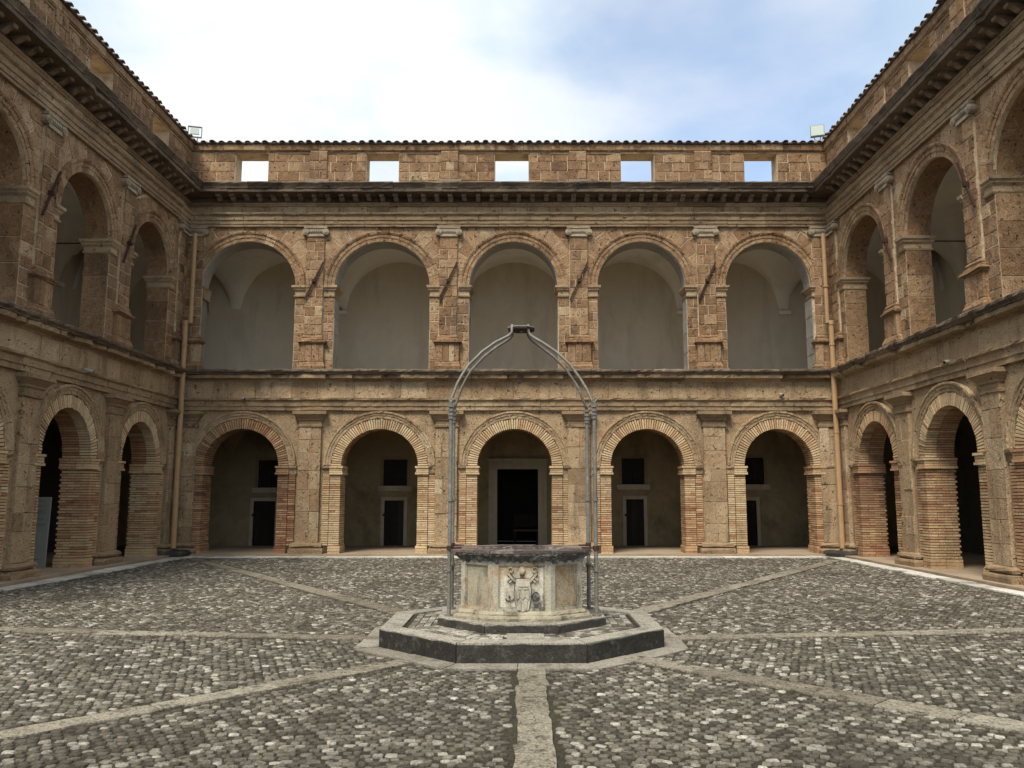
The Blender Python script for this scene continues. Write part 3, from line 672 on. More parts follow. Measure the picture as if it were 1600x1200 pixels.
    for a, b in segs:
        for pl in ashlar(a, b, Z_COR1 - 0.01, hz1 + 0.02, (0.27, 0.30), (0.30, 0.66)):
            stones.stone(pl, -0.012 + R.uniform(-0.005, 0.004), 0.010, 0.008, 0.03, G(0.40, 0.17), parent=par)
    for a, b in holes:
        for pl in ashlar(a - 0.03, b + 0.03, hz1, hz1 + 0.06, (0.06, 0.07), (0.5, 0.9)): stones.stone(pl, -0.02, 0.004, 0.008, 0.03, G(0.6, 0.1), parent=par)
    for xp in pil_up:
        if xp < x0 + 0.4 or xp > x1 - 0.4: continue
        mb = MB(); mb.box(xp - 0.25, xp + 0.25, -0.055, 0.0, Z_COR1, Z_PAR + 0.01, 0.45); ps = mb.build('parapet_strip', 'mortar', root)
        for pl in ashlar(xp - 0.26, xp + 0.26, Z_COR1 + 0.30, Z_PAR, (0.26, 0.29), (0.22, 0.30)): stones.stone(pl, -0.075, 0.010, 0.008, 0.03, G(0.42, 0.16), parent=ps)
        mb = MB(); mb.box(xp - 0.36, xp + 0.36, -0.16, 0.0, Z_COR1 - 0.01, Z_COR1 + 0.27, 0.85, 0.012); mb.build('pedestal_block', 'crust', ps)
    for a, b in segs:
        for u, v in ((a + 0.28, a + 1.2), (b - 1.2, b - 0.28)):
            if u > x0 and v < x1 and b - a > 1.6:
                mb = MB(); moulding(mb, [(0.0, hz1 - 0.02), (0.03, hz1 - 0.015), (0.045, hz1 + 0.015), (0.0, hz1 + 0.02)], u, v, 0.2, 0.003); mb.build('panel_moulding', 'mould', par)
    mb = MB(); moulding(mb, [(0.0, Z_PAR - 0.01), (0.045, Z_PAR), (0.06, Z_PAR + 0.03), (0.075, Z_PAR + 0.035), (0.08, Z_TOP - 0.02), (0.0, Z_TOP)], x0, x1, 0.2, 0.006, 0.04, 0.04, (0.5, 1.1), back=0.5); mb.build('parapet_cap', 'tuff', root)
    mb = MB(); 
    xx = x0
    while xx < x1 - 0.05:
        w = min(0.26, x1 - xx); mb.add([(xx + 0.004, -0.13, Z_TOP + 0.0), (xx + w - 0.004, -0.13, Z_TOP + 0.0), (xx + w - 0.004, 0.5, Z_TOP + 0.10), (xx + 0.004, 0.5, Z_TOP + 0.10),
                                        (xx + 0.004, -0.13, Z_TOP + 0.035), (xx + w - 0.004, -0.13, Z_TOP + 0.035), (xx + w - 0.004, 0.5, Z_TOP + 0.135), (xx + 0.004, 0.5, Z_TOP + 0.135)],
                                       [(0, 3, 2, 1), (4, 5, 6, 7), (0, 1, 5, 4), (1, 2, 6, 5), (2, 3, 7, 6), (3, 0, 4, 7)], G(0.3, 0.15)); xx += w
    roof = mb.build('tile_bed', 'tile', root)
    if not TILEME:
        for k in range(3):
            o = tile_mesh(k).build('roof_tile', 'tile', roof, smooth=True); TILEME.append(o.data); bpy.data.objects.remove(o)
    xx = x0 + 0.13
    while xx < x1:
        o = link(R.choice(TILEME), 'roof_tile', roof); o.location = (xx + R.uniform(-0.015, 0.015), -0.16 + R.uniform(-0.03, 0.03), Z_TOP + 0.012 + R.uniform(-0.004, 0.008)); o.rotation_euler = (R.uniform(-0.02, 0.02), R.uniform(-0.06, 0.06), R.uniform(-0.05, 0.05)); xx += 0.262
    # ---- iron anchors and tie rods
    for xp in anchors:
        mb = MB(); zc = 7.86; dx, dz = 0.26 * lean, 0.56
        a = Vector((xp - dx, -0.135, zc - dz)); b = Vector((xp + dx, -0.135, zc + dz)); d = (b - a).normalized(); nrm = Vector((-d.z, 0, d.x)) * 0.02
        poly = [a + nrm, b + nrm, b - nrm, a - nrm]
        mb.prism([(v.x, v.z) for v in poly], -0.15, -0.11, 'y', 0.5); an = mb.build('wall_anchor', 'rust', root)
        mb = MB(); mb.box(xp - 0.05, xp + 0.05, -0.18, -0.08, zc - 0.045, zc + 0.045, 0.4, 0.006); mb.build('wedge', 'rust', an)
        mb = MB(); mb.tube([(xp, T + 0.0, zc), (xp, GAL + 0.02, zc)], 0.017, 6); mb.build('tie_rod', 'rust', root)
    stones.finish(); bricks.finish()
    return root

D = 23.6; XL, XR = -9.85, 9.07
low_f = [(-7.955, 1.06), (-4.03, 1.09), (-0.20, 1.06), (3.565, 1.04), (7.30, 0.98)]
up_f = [(-8.00, 1.40, 1.37), (-4.065, 1.395, 1.37), (-0.23, 1.30, 1.37), (3.51, 1.30, 1.37), (7.21, 1.26, 1.35)]
pl_f = [XL + 0.30, -6.01, -2.13, 1.62, 5.47, XR - 0.30]
pu_f = [XL + 0.28, -6.04, -2.14, 1.67, 5.40, XR - 0.28]
holes_f = [(-8.53, -7.55), (-4.63, -3.66), (-0.80, 0.21), (2.96, 3.95), (6.64, 7.62)]
BY = D + GAL
def back_rect(xa, ya, xb, yb):
    a = atY(xa, ya, BY); b = atY(xb, yb, BY); return (a.x, b.x, b.z, a.z)
doors = [back_rect(397, 783, 428, 857), back_rect(601, 782, 630, 855), back_rect(978, 780, 1007, 855), back_rect(1153, 782, 1184, 855)]
doors = [(a, b, Z_FL, d) for a, b, c, d in doors]
wins = [back_rect(405, 719, 440, 762), back_rect(600, 718, 636, 759), back_rect(971, 716, 1007, 757), back_rect(1158, 715, 1194, 757)]
portal = back_rect(777, 733, 841, 853); portal = (portal[0], portal[1], Z_FL, portal[3])
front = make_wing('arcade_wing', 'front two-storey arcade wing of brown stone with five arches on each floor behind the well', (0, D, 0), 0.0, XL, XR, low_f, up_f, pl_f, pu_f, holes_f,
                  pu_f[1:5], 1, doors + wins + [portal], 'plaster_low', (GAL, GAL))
# side wings: local x runs along the wall, its far corner at x = 0
low_l = [(17.93 - D, 0.98), (21.33 - D, 0.96), (14.45 - D, 0.98), (11.0 - D, 0.98)]
up_l = [(18.08 - D, 1.12, 1.20), (21.43 - D, 1.12, 1.20), (14.65 - D, 1.12, 1.20), (11.2 - D, 1.12, 1.20)]
pl_l = [9.65 - D, 13.07 - D, 16.42 - D, 19.88 - D, -0.30]
pu_l = [9.65 - D, 13.07 - D, 16.45 - D, 19.90 - D, -0.30]
holes_l = [(h - D - 0.5, h - D + 0.5) for h in (11.2, 14.9, 18.3, 21.5)]
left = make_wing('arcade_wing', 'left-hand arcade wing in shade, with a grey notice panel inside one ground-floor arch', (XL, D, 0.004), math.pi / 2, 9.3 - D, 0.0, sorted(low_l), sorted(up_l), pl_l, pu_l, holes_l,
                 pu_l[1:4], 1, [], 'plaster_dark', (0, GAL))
low_r = [(D - 17.5, 1.08), (D - 21.2, 1.04), (D - 13.8, 1.08), (D - 10.1, 1.08)]
up_r = [(D - 17.62, 1.34, 1.34), (D - 21.38, 1.32, 1.34), (D - 13.9, 1.34, 1.34), (D - 10.15, 1.34, 1.34)]
pl_r = [0.30, D - 19.5, D - 15.75, D - 12.0, D - 8.3]
pu_r = [0.30, D - 19.72, D - 15.98, D - 12.2, D - 8.4]
holes_r = [(D - h - 0.5, D - h + 0.5) for h in (21.4, 17.75, 14.0, 10.2)]
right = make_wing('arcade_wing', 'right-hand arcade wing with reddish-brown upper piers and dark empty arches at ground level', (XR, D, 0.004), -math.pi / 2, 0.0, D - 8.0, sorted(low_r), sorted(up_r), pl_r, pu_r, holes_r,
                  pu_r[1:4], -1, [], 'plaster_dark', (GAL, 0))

# doors and windows at the back of the front gallery
for k, (a, b, c, d) in enumerate(doors):
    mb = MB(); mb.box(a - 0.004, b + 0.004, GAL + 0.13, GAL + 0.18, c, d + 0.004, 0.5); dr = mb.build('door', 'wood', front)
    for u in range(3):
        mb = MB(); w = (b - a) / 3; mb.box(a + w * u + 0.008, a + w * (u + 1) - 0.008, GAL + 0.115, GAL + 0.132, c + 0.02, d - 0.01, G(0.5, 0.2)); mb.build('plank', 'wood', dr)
    mb = MB(); fw = 0.11
    mb.box(a - fw, a, GAL - 0.035, GAL + 0.1, c, d + fw, 0.5); mb.box(b, b + fw, GAL - 0.035, GAL + 0.1, c, d + fw, 0.55); mb.box(a, b, GAL - 0.033, GAL + 0.1, d, d + fw, 0.5); mb.build('door_frame', 'frame', dr)
    hs = a if k in (0, 1, 2, 3) else b
    mb = MB(); mb.tube([(a - 0.03, GAL + 0.07, c + 0.98), (a + 0.14, GAL + 0.09, c + 0.98)], 0.014, 6); mb.box(a - 0.05, a + 0.0, GAL - 0.05, GAL + 0.02, c + 0.94, c + 1.02, 0.4); mb.build('bolt', 'rust', dr)
    for hz in (c + 0.3, d - 0.15):
        mb = MB(); mb.box(b - 0.10, b + 0.02, GAL + 0.09, GAL + 0.112, hz - 0.025, hz + 0.025, 0.4); mb.build('hinge', 'rust', dr)
for k, (a, b, c, d) in enumerate(wins):
    mb = MB(); fw = 0.10
    mb.box(a - fw, a, GAL - 0.02, GAL + 0.1, c, d + fw, 0.3); mb.box(b, b + fw, GAL - 0.02, GAL + 0.1, c, d + fw, 0.3); mb.box(a, b, GAL - 0.018, GAL + 0.1, d, d + fw, 0.3); wd = mb.build('window', 'plaster_low', front)
    mb = MB(); mb.box(a - 0.17, b + 0.17, GAL - 0.09, GAL + 0.1, c - 0.17, c, 0.55, 0.004); mb.build('sill', 'frame', wd)
    m_ = (a + b) / 2
    mb = MB(); mb.box(a - 0.05, b + 0.05, GAL + 0.20, GAL + 0.38, c - 0.05, d + 0.05, 0.4); mb.build('window_light_block', 'wood', wd)  # added behind the shutters to stop daylight leaking through
    for u, v in ((a, m_ - 0.012), (m_ + 0.012, b)):
        mb = MB(); mb.box(u + 0.006, v - 0.004, GAL + 0.15, GAL + 0.18, c, d, 0.5)
        mb.box(u + 0.006, u + 0.06, GAL + 0.13, GAL + 0.15, c, d, 0.6); mb.box(v - 0.06, v - 0.004, GAL + 0.13, GAL + 0.15, c, d, 0.6); mb.build('shutter', 'wood', wd)
a, b, c, d = portal
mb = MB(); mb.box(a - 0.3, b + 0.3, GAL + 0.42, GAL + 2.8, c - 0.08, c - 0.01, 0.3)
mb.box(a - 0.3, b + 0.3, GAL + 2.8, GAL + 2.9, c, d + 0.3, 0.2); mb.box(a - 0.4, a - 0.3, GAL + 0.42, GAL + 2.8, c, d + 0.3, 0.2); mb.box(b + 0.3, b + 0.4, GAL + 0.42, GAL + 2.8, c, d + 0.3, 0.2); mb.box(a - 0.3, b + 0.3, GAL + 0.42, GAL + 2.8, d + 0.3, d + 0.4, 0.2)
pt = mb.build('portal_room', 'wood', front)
mb = MB(); fw = 0.28
for o, y in ((fw, -0.04), (fw * 0.55, -0.075)):
    mb.box(a - o, a + 0.001 * o, GAL + y, GAL + 0.1, c, d + o, 0.55); mb.box(b - 0.001 * o, b + o, GAL + y, GAL + 0.1, c, d + o, 0.55); mb.box(a, b, GAL + y + 0.002, GAL + 0.1, d, d + o, 0.5)
mb.box(a - fw - 0.05, b + fw + 0.05, GAL - 0.11, GAL + 0.05, d + fw, d + fw + 0.06, 0.45)
mb.build('portal_frame', 'frame', front)
tb = thing('bench', 'dark wooden bench standing in the gloom behind the large central doorway', 'bench', (0.15, BY + 1.25, Z_FL - 0.01))
mb = MB(); mb.box(-0.42, 0.42, -0.2, 0.2, 0.42, 0.48, 1.0); mb.build('seat', 'plaster_dark', tb)
mb = MB(); mb.box(-0.42, 0.42, 0.19, 0.23, 0.55, 0.98, 0.5); mb.build('backrest', 'wood', tb)
for sx in (-0.37, 0.37):
    mb = MB(); mb.box(sx - 0.04, sx + 0.04, -0.18, 0.18, 0.0, 0.42, 0.5); mb.build('leg', 'wood', tb)
# far ends of the side galleries: a framed doorway upstairs on the left
for wing, xd in ((left, 0.0), (right, 0.0)):
    s = 1 if wing is left else -1
    mb = MB(); xe = s * GAL
    y0_, y1_ = 1.05, 2.15
    a, b = sorted((xe - s * 0.05, xe + s * 0.03))
    mb.box(a, b, y0_ - 0.16, y0_, Z_ST1 - 0.05, 7.35, 0.7); mb.box(a, b, y1_, y1_ + 0.16, Z_ST1 - 0.05, 7.35, 0.7); mb.box(a, b, y0_, y1_, 7.19, 7.35, 0.7)
    mb.box(a - 0.04, b + 0.04, y0_ - 0.24, y1_ + 0.24, 7.352, 7.45, 0.7); df = mb.build('door_frame', 'frame', wing)
    mb = MB(); a, b = sorted((xe - s * 0.015, xe + s * 0.03)); mb.box(a, b, y0_, y1_, Z_ST1 - 0.05, 7.19, 0.5); mb.build('door', 'wood', df)

# ------------------------------------------------------------------ ground
WC = (0.0, 10.06)                                            # centre of the well
gb = MB(); gb.add([(-300, -200, -0.010), (300, -200, -0.010), (300, 400, -0.010), (-300, 400, -0.010)], [(0, 1, 2, 3)], 0.5)
ground = gb.build('ground', 'soil'); ground['kind'] = 'structure'

def octa(ap, cx=WC[0], cy=WC[1]):
    r = ap / math.cos(math.pi / 8)
    return [(cx + r * math.cos(math.pi / 8 + k * math.pi / 4), cy + r * math.sin(math.pi / 8 + k * math.pi / 4)) for k in range(8)]
def in_octa(x, y, ap):
    dx, dy = abs(x - WC[0]), abs(y - WC[1]); return (dx < ap) & (dy < ap) & ((dx + dy) < ap * math.sqrt(2))

BANDS = [((0.075, 8.3), (0.108, 1.2), 0.135), ((-1.15, 8.62), (-3.9, 5.75), 0.13), ((-1.6, 9.98), (-8.95, 10.95), 0.13), ((-1.15, 11.3), (-8.6, 22.2), 0.15),
         ((1.6, 10.0), (8.85, 10.9), 0.13), ((1.10, 8.82), (4.6, 5.2), 0.14), ((1.1, 11.3), (8.2, 22.0), 0.16), ((0.05, 11.6), (0.05, 22.4), 0.14)]
bandobj = MB(); bandobj.add([(a + b, c + d, -0.022) for a, b, c, d in ((-0.1, 0, 8, 0), (0.1, 0, 8, 0), (0.1, 0, 8.2, 0))], [(0, 1, 2)], 0.5)
bands = bandobj.build('paving_bands', 'soil', None, kind='structure')
for (ax, ay), (bx, by), hw in BANDS:
    L_ = math.hypot(bx - ax, by - ay); ux, uy = (bx - ax) / L_, (by - ay) / L_; s = 0.0
    while s < L_:
        w = min(R.uniform(0.55, 1.25), L_ - s)
        if w < 0.15: break
        mb = MB(); h1, h2 = hw + R.uniform(-0.025, 0.02), hw + R.uniform(-0.025, 0.02); zt = R.uniform(0.004, 0.012)
        n = max(2, int(w / 0.12)); lo, hi = [], []
        for i in range(n + 1):
            q = s + 0.006 + (w - 0.012) * i / n
            o1, o2 = h1 + R.uniform(-0.014, 0.014), h2 + R.uniform(-0.014, 0.014)
            lo.append((ax + ux * q - uy * o1, ay + uy * q + ux * o1)); hi.append((ax + ux * q + uy * o2, ay + uy * q - ux * o2))
        poly = hi + lo[::-1]; ce = (ax + ux * (s + w / 2), ay + uy * (s + w / 2))
        top = [(ce[0] + (p[0] - ce[0]) * 0.985, ce[1] + (p[1] - ce[1]) * 0.985) for p in poly]; m_ = len(poly)
        vs = [(p[0], p[1], -0.04) for p in poly] + [(p[0], p[1], zt - 0.006) for p in poly] + [(p[0], p[1], zt) for p in top]
        fs = [tuple(range(2 * m_, 3 * m_))] + [(r0 + i, r0 + (i + 1) % m_, r0 + m_ + (i + 1) % m_, r0 + m_ + i) for r0 in (0, m_) for i in range(m_)]
        mb.add(vs, fs, G(0.5, 0.16)); mb.build('band_slab', 'band', bands)
        s += w
# pale gutter slabs along the three walls, and the low step in front of the arches
bd = MB(); bd.add([(0, D - 0.6, -0.022), (0.1, D - 0.6, -0.022), (0.1, D - 0.5, -0.022)], [(0, 1, 2)], 0.5); border = bd.build('gutter_border', 'soil', None, kind='structure')
def slabs(p0, p1, w0, w1, nrm, mat, z, parent, name):
    L_ = (Vector(p1) - Vector(p0)).length; u = (Vector(p1) - Vector(p0)) / L_; s = 0
    while s < L_ - 0.05:
        w = min(R.uniform(0.45, 1.3), L_ - s); wv = R.uniform(0, 0.12); mb = MB(); a = Vector(p0) + u * (s + 0.006); b = Vector(p0) + u * (s + w - 0.006)
        n = max(2, int(w / 0.2)); e0, e1 = [], []
        for i in range(n + 1):
            p = a.lerp(b, i / n); e0.append(p + Vector(nrm) * (w0 + R.uniform(-0.04, 0.02))); e1.append(p + Vector(nrm) * (w1 - wv + R.uniform(-0.04, 0.03)))
        poly = [(q.x, q.y) for q in e0 + e1[::-1]]; zz = z + R.uniform(-0.006, 0.006)
        mb.prism(poly, -0.06, zz, 'z', G(0.55, 0.18)); mb.build(name, mat, parent); s += w
slabs((XL + 0.85, D, 0), (XR - 0.85, D, 0), 0.44, 0.98, (0, -1, 0), 'trav', 0.018, border, 'gutter_slab')
slabs((XL, 9.2, 0), (XL, D - 0.45, 0), 0.44, 0.86, (1, 0, 0), 'trav', 0.018, border, 'gutter_slab')
slabs((XR, 9.2, 0), (XR, D - 0.45, 0), 0.44, 0.86, (-1, 0, 0), 'trav', 0.018, border, 'gutter_slab')
# apron of slabs round the steps of the well
ap = MB(); ap.add([(-0.1, 10, -0.022), (0.1, 10, -0.022), (0.1, 10.2, -0.022)], [(0, 1, 2)], 0.5); apron = ap.build('well_apron', 'soil', None, kind='structure')
oi, oo = octa(1.54), octa(1.83)
for k in range(8):
    a, b, c, d = oi[k], oi[(k + 1) % 8], oo[(k + 1) % 8], oo[k]
    for u0, u1 in ((0.004, 0.47), (0.476, 0.996)):
        P = lambda u, v: (a[0] + (b[0] - a[0]) * u + ((d[0] + (c[0] - d[0]) * u) - (a[0] + (b[0] - a[0]) * u)) * v, a[1] + (b[1] - a[1]) * u + ((d[1] + (c[1] - d[1]) * u) - (a[1] + (b[1] - a[1]) * u)) * v)
        j = lambda: 1 + R.uniform(-0.05, 0.05)
        mb = MB(); um = (u0 + u1) / 2; mb.prism([P(u0, 0), P(u1, 0), P(u1, j()), P(um, j()), P(u0, j())], -0.05, 0.008 + R.uniform(-0.003, 0.004), 'z', G(0.55, 0.12)); mb.build('apron_slab', 'apron', apron)

# cobbles: every stone its own solid; rows turn from sector to sector
def cobbles():
    angs = [math.atan2(b[1][1] - WC[1], b[1][0] - WC[0]) for b in BANDS]
    angs_s = sorted(angs)
    P = []
    sp = 0.080
    nS = len(angs_s)
    for k in range(nS):
        a0 = angs_s[k]; a1 = angs_s[(k + 1) % nS] + (2 * math.pi if k == nS - 1 else 0)
        mid = (a0 + a1) / 2
        rowdir = (0.06, -0.22, 0.17, -0.1, 0.05, -0.06, 0.2, -0.15)[k % 8]
        n = int(34 / sp); g = np.arange(-n // 2, n // 2) * sp
        gx, gy = np.meshgrid(g * 1.06, g * 0.98)
        row = np.round(gy / (sp * 0.98)).astype(int)
        gx = gx + (row % 2) * sp * 0.5
        gx = gx + NR.uniform(-0.015, 0.015, gx.shape); gy = gy + NR.uniform(-0.010, 0.010, gy.shape) + 0.05 * np.sin(gx * 0.9 + 1) + 0.02 * np.sin(gx * 1.7)
        c, s = math.cos(rowdir), math.sin(rowdir)
        x = WC[0] + gx * c - gy * s; y = WC[1] + gx * s + gy * c
        th = np.arctan2(y - WC[1], x - WC[0]); th = np.where(th < a0, th + 2 * math.pi, th)
        ok = (th >= a0) & (th < a1) & (x > XL + 0.88) & (x < XR - 0.88) & (y > 2.2) & (y < D - 1.0)
        P.append(np.stack([x[ok], y[ok], np.full(ok.sum(), rowdir)], 1))
    P = np.concatenate(P)
    keep = ~in_octa(P[:, 0], P[:, 1], 1.86)
    for (ax, ay), (bx, by), hw in BANDS:
        L_ = math.hypot(bx - ax, by - ay); ux, uy = (bx - ax) / L_, (by - ay) / L_
        q = (P[:, 0] - ax) * ux + (P[:, 1] - ay) * uy; d = np.abs(-(P[:, 0] - ax) * uy + (P[:, 1] - ay) * ux)
        keep &= ~((q > -0.05) & (q < L_ + 0.05) & (d < hw + 0.045))
    P = P[keep]
    return P
CP = cobbles(); NC = len(CP)
print('cobbles', NC)
K = 6
ang0 = CP[:, 2] + NR.normal(0, 0.2, NC)
szx = NR.uniform(0.028, 0.045, NC); szy = NR.uniform(0.023, 0.035, NC)
tone = np.clip(NR.normal(0.53, 0.20, NC), 0, 1); hh = NR.uniform(-0.007, 0.005, NC)
tx, ty = NR.uniform(-0.06, 0.06, NC), NR.uniform(-0.06, 0.06, NC)
def ring(scale, z, tilt):
    out = np.zeros((NC, K, 3))
    for k in range(K):
        a = 2 * math.pi * (k + 0.5) / K
        rr = np.asarray(ring.r[:, k]) * scale
        px = szx * np.sign(math.cos(a)) * abs(math.cos(a)) ** 0.5 * rr * 1.05; py = szy * np.sign(math.sin(a)) * abs(math.sin(a)) ** 0.5 * rr
        out[:, k, 0] = CP[:, 0] + px * np.cos(ang0) - py * np.sin(ang0); out[:, k, 1] = CP[:, 1] + px * np.sin(ang0) + py * np.cos(ang0)
        out[:, k, 2] = z + hh + (px * tx + py * ty) * tilt
    return out
ring.r = NR.uniform(0.78, 1.14, (NC, K))
V = np.concatenate([ring(1.04, -0.035, 0), ring(1.0, -0.004, 1), ring(0.84, 0.004, 1)], 1)     # NC, 18, 3
fsl = []
for r0 in (0, K): fsl += [(r0 + i, r0 + (i + 1) % K, r0 + K + (i + 1) % K, r0 + K + i) for i in range(K)]
fsl = np.array(fsl)
# on-screen order: the 300 that show largest are objects of their own
zc = CP[:, 1] * CT - EYE * ST; sx = 815 + FPX * CP[:, 0] / zc; sy = 600 - FPX * (-EYE * CT - CP[:, 1] * ST) / zc
infr = (sx > 0) & (sx < 1600) & (sy < 1200)
score = np.where(infr, szx * szy / zc ** 3, -1)
order = np.argsort(-score)
for i in order[:300]:
    mb = MB(); mb.add([tuple(v) for v in V[i]], [tuple(f) for f in fsl] + [tuple(range(2 * K, 3 * K))], float(tone[i])); mb.build('cobble', 'cobble', ground)
rest = order[300:]; n = len(rest)
VV = V[rest].reshape(-1, 3); off = (np.arange(n) * 3 * K)
quads = (fsl[None] + off[:, None, None]).reshape(-1, 4); caps = (np.arange(2 * K, 3 * K)[None] + off[:, None])
me = bpy.data.meshes.new('cobblestones')
me.vertices.add(len(VV)); me.vertices.foreach_set('co', VV.ravel())
nl = quads.size + caps.size; me.loops.add(nl); me.loops.foreach_set('vertex_index', np.concatenate([quads.ravel(), caps.ravel()]))
me.polygons.add(len(quads) + n)
me.polygons.foreach_set('loop_start', np.concatenate([np.arange(len(quads)) * 4, quads.size + np.arange(n) * K]))
me.polygons.foreach_set('loop_total', np.concatenate([np.full(len(quads), 4), np.full(n, K)]))
me.update(calc_edges=True)
at = me.attributes.new('tone', 'FLOAT', 'POINT'); at.data.foreach_set('value', np.repeat(tone[rest], 3 * K))
me.materials.append(M['cobble']); link(me, 'cobblestones', ground, 'stuff')

# ------------------------------------------------------------------ the well: steps, wellhead, iron canopy
steps = thing('well_steps', 'two low octagonal steps of dark stone with a cobbled ledge, carrying the well', 'steps', (WC[0], WC[1], 0))
def oct_ring(ap_o, ap_i, z0, z1, mat, name, gap=0.006, tone=0.5, round_=0.012):
    o, i = octa(ap_o, 0, 0), octa(ap_i, 0, 0)
    for k in range(8):
        a, b, c, d = o[k], o[(k + 1) % 8], i[(k + 1) % 8], i[k]
        g = gap / math.hypot(b[0] - a[0], b[1] - a[1])
        L = lambda p, q, t: (p[0] + (q[0] - p[0]) * t, p[1] + (q[1] - p[1]) * t)
        A, B, C, D_ = L(a, b, g), L(a, b, 1 - g), L(d, c, 1 - g), L(d, c, g)
        m = 10; ot = [L(A, B, t / m) for t in range(m + 1)]; it = [L(D_, C, t / m) for t in range(m + 1)]
        nx, ny = (a[0] + b[0]) / 2, (a[1] + b[1]) / 2; ln = math.hypot(nx, ny); nx /= ln; ny /= ln
        vs = []
        for p, q in zip(ot, it):
            w = R.uniform(-0.003, 0.003); c1 = round_ * R.uniform(0.5, 1.8)
            vs += [(p[0] + nx * w, p[1] + ny * w, z0), (p[0] + nx * w, p[1] + ny * w, z1 - c1), (p[0] - nx * c1, p[1] - ny * c1, z1 + R.uniform(-0.002, 0.002)), (q[0], q[1], z1)]
        fs = []
        for t in range(m):
            for r0 in range(3): fs.append((t * 4 + r0, (t + 1) * 4 + r0, (t + 1) * 4 + r0 + 1, t * 4 + r0 + 1))
        fs += [(0, 1, 2, 3), (m * 4 + 3, m * 4 + 2, m * 4 + 1, m * 4)]
        mb = MB(); mb.add(vs, fs, min(1, max(0, tone + R.uniform(-0.15, 0.15)))); mb.build(name, mat, steps)
oct_ring(1.572, 1.36, 0.0, 0.197, 'peperino', 'kerb_stone')
# pale tops over the dark upright faces of the kerb stones
o, i_ = octa(1.565, 0, 0), octa(1.335, 0, 0)
for k in range(8):
    mb = MB(); a, b, c, d = o[k], o[(k + 1) % 8], i_[(k + 1) % 8], i_[k]
    L = lambda p, q, t: (p[0] + (q[0] - p[0]) * t, p[1] + (q[1] - p[1]) * t)
    mb.prism([L(a, b, 0.006), L(a, b, 0.994), L(d, c, 0.994), L(d, c, 0.006)], 0.15, 0.203, 'z', G(0.55, 0.12)); mb.build('coping_slab', 'pale_top', steps)
mb = MB(); mb.prism(octa(1.33, 0, 0), 0.10, 0.180, 'z', 0.4); mb.build('ledge_bed', 'soil', steps)
mb = MB(); rr = 0.985
while rr < 1.30:
    for k in range(8):
        o = octa(rr + 0.04, 0, 0); a, b = o[k], o[(k + 1) % 8]; ln = math.hypot(b[0] - a[0], b[1] - a[1]); s = 0.01
        while s < ln - 0.05:
            w = min(R.uniform(0.07, 0.15), ln - s); t0, t1 = s / ln, (s + w - 0.012) / ln
            p = Vector((a[0] + (b[0] - a[0]) * t0, a[1] + (b[1] - a[1]) * t0)); q = Vector((a[0] + (b[0] - a[0]) * t1, a[1] + (b[1] - a[1]) * t1)); nv = Vector((-(p + q).x, -(p + q).y)).normalized() * 0.078
            if not (k == 5 and rr > 1.0 and abs((p.x + q.x) / 2 - 0.04) < 0.17 and rr < 1.3):
                z = 0.196 + R.uniform(-0.004, 0.005)
                pp = [p, q, q + nv, p + nv]; ce = (p + q + nv) / 2 if False else (pp[0] + pp[2]) / 2
                tp = [ce + (v - ce) * 0.92 for v in pp]
                mb.add([(v.x, v.y, 0.17) for v in pp] + [(v.x, v.y, z - 0.008) for v in pp] + [(v.x, v.y, z) for v in tp],
                       [(8, 9, 10, 11)] + [(r0 + e, r0 + (e + 1) % 4, r0 + 4 + (e + 1) % 4, r0 + 4 + e) for r0 in (0, 4) for e in range(4)], G(0.75, 0.2))
            s += w
    rr += 0.082
mb.build('ledge_cobbles', 'cobble', steps, kind='stuff')
mb = MB(); mb.box(-0.155, 0.235, -1.30, -1.0, 0.15, 0.205, 0.6, 0.003); mb.build('ledge_slab', 'pale_top', steps)
oct_ring(0.957, 0.70, 0.16, 0.285, 'peperino', 'step_stone', 0.004, 0.6)
o, i_ = octa(0.950, 0, 0), octa(0.60, 0, 0)
for k in range(8):
    mb = MB(); a, b, c, d = o[k], o[(k + 1) % 8], i_[(k + 1) % 8], i_[k]
    mb.prism([L(a, b, 0.005), L(a, b, 0.995), L(d, c, 0.995), L(d, c, 0.005)], 0.2, 0.290, 'z', G(0.5, 0.12)); mb.build('coping_slab', 'pale_top', steps)

well = thing('wellhead', 'octagonal stained marble wellhead with a carved coat of arms and blackened rim', 'well', (WC[0], WC[1] - 0.69 + 0.69 * 0.76, 0.285)); well.scale = (1, 0.76, 1)
ZB = 0.285
def oct2(h, ap):                        # octagon with front faces of half width h at distance ap
    return [(h, -ap), (ap, -h), (ap, h), (h, ap), (-h, ap), (-ap, h), (-ap, -h), (-h, -ap)]
def loft8(mb, rings, tone=0.5, jit=0.0, sub=1, cap=True):
    """rings: list of (polygon, z)"""
    n = len(rings[0][0]) * sub; vs = []
    for poly, z in rings:
        for k in range(len(poly)):
            a, b = poly[k], poly[(k + 1) % len(poly)]
            for s in range(sub):
                t = s / sub; vs.append((a[0] + (b[0] - a[0]) * t + R.uniform(-jit, jit), a[1] + (b[1] - a[1]) * t + R.uniform(-jit, jit), z + R.uniform(-jit, jit)))
    fs = [(r * n + k, r * n + (k + 1) % n, (r + 1) * n + (k + 1) % n, (r + 1) * n + k) for r in range(len(rings) - 1) for k in range(n)]
    if cap: fs += [tuple(range(n - 1, -1, -1)), tuple((len(rings) - 1) * n + k for k in range(n))]
    mb.add(vs, fs, tone)
mb = MB(); loft8(mb, [(oct2(0.315, 0.66), 0.05), (oct2(0.315, 0.66), 0.66)], 0.4); mb.build('drum', 'marble', well)
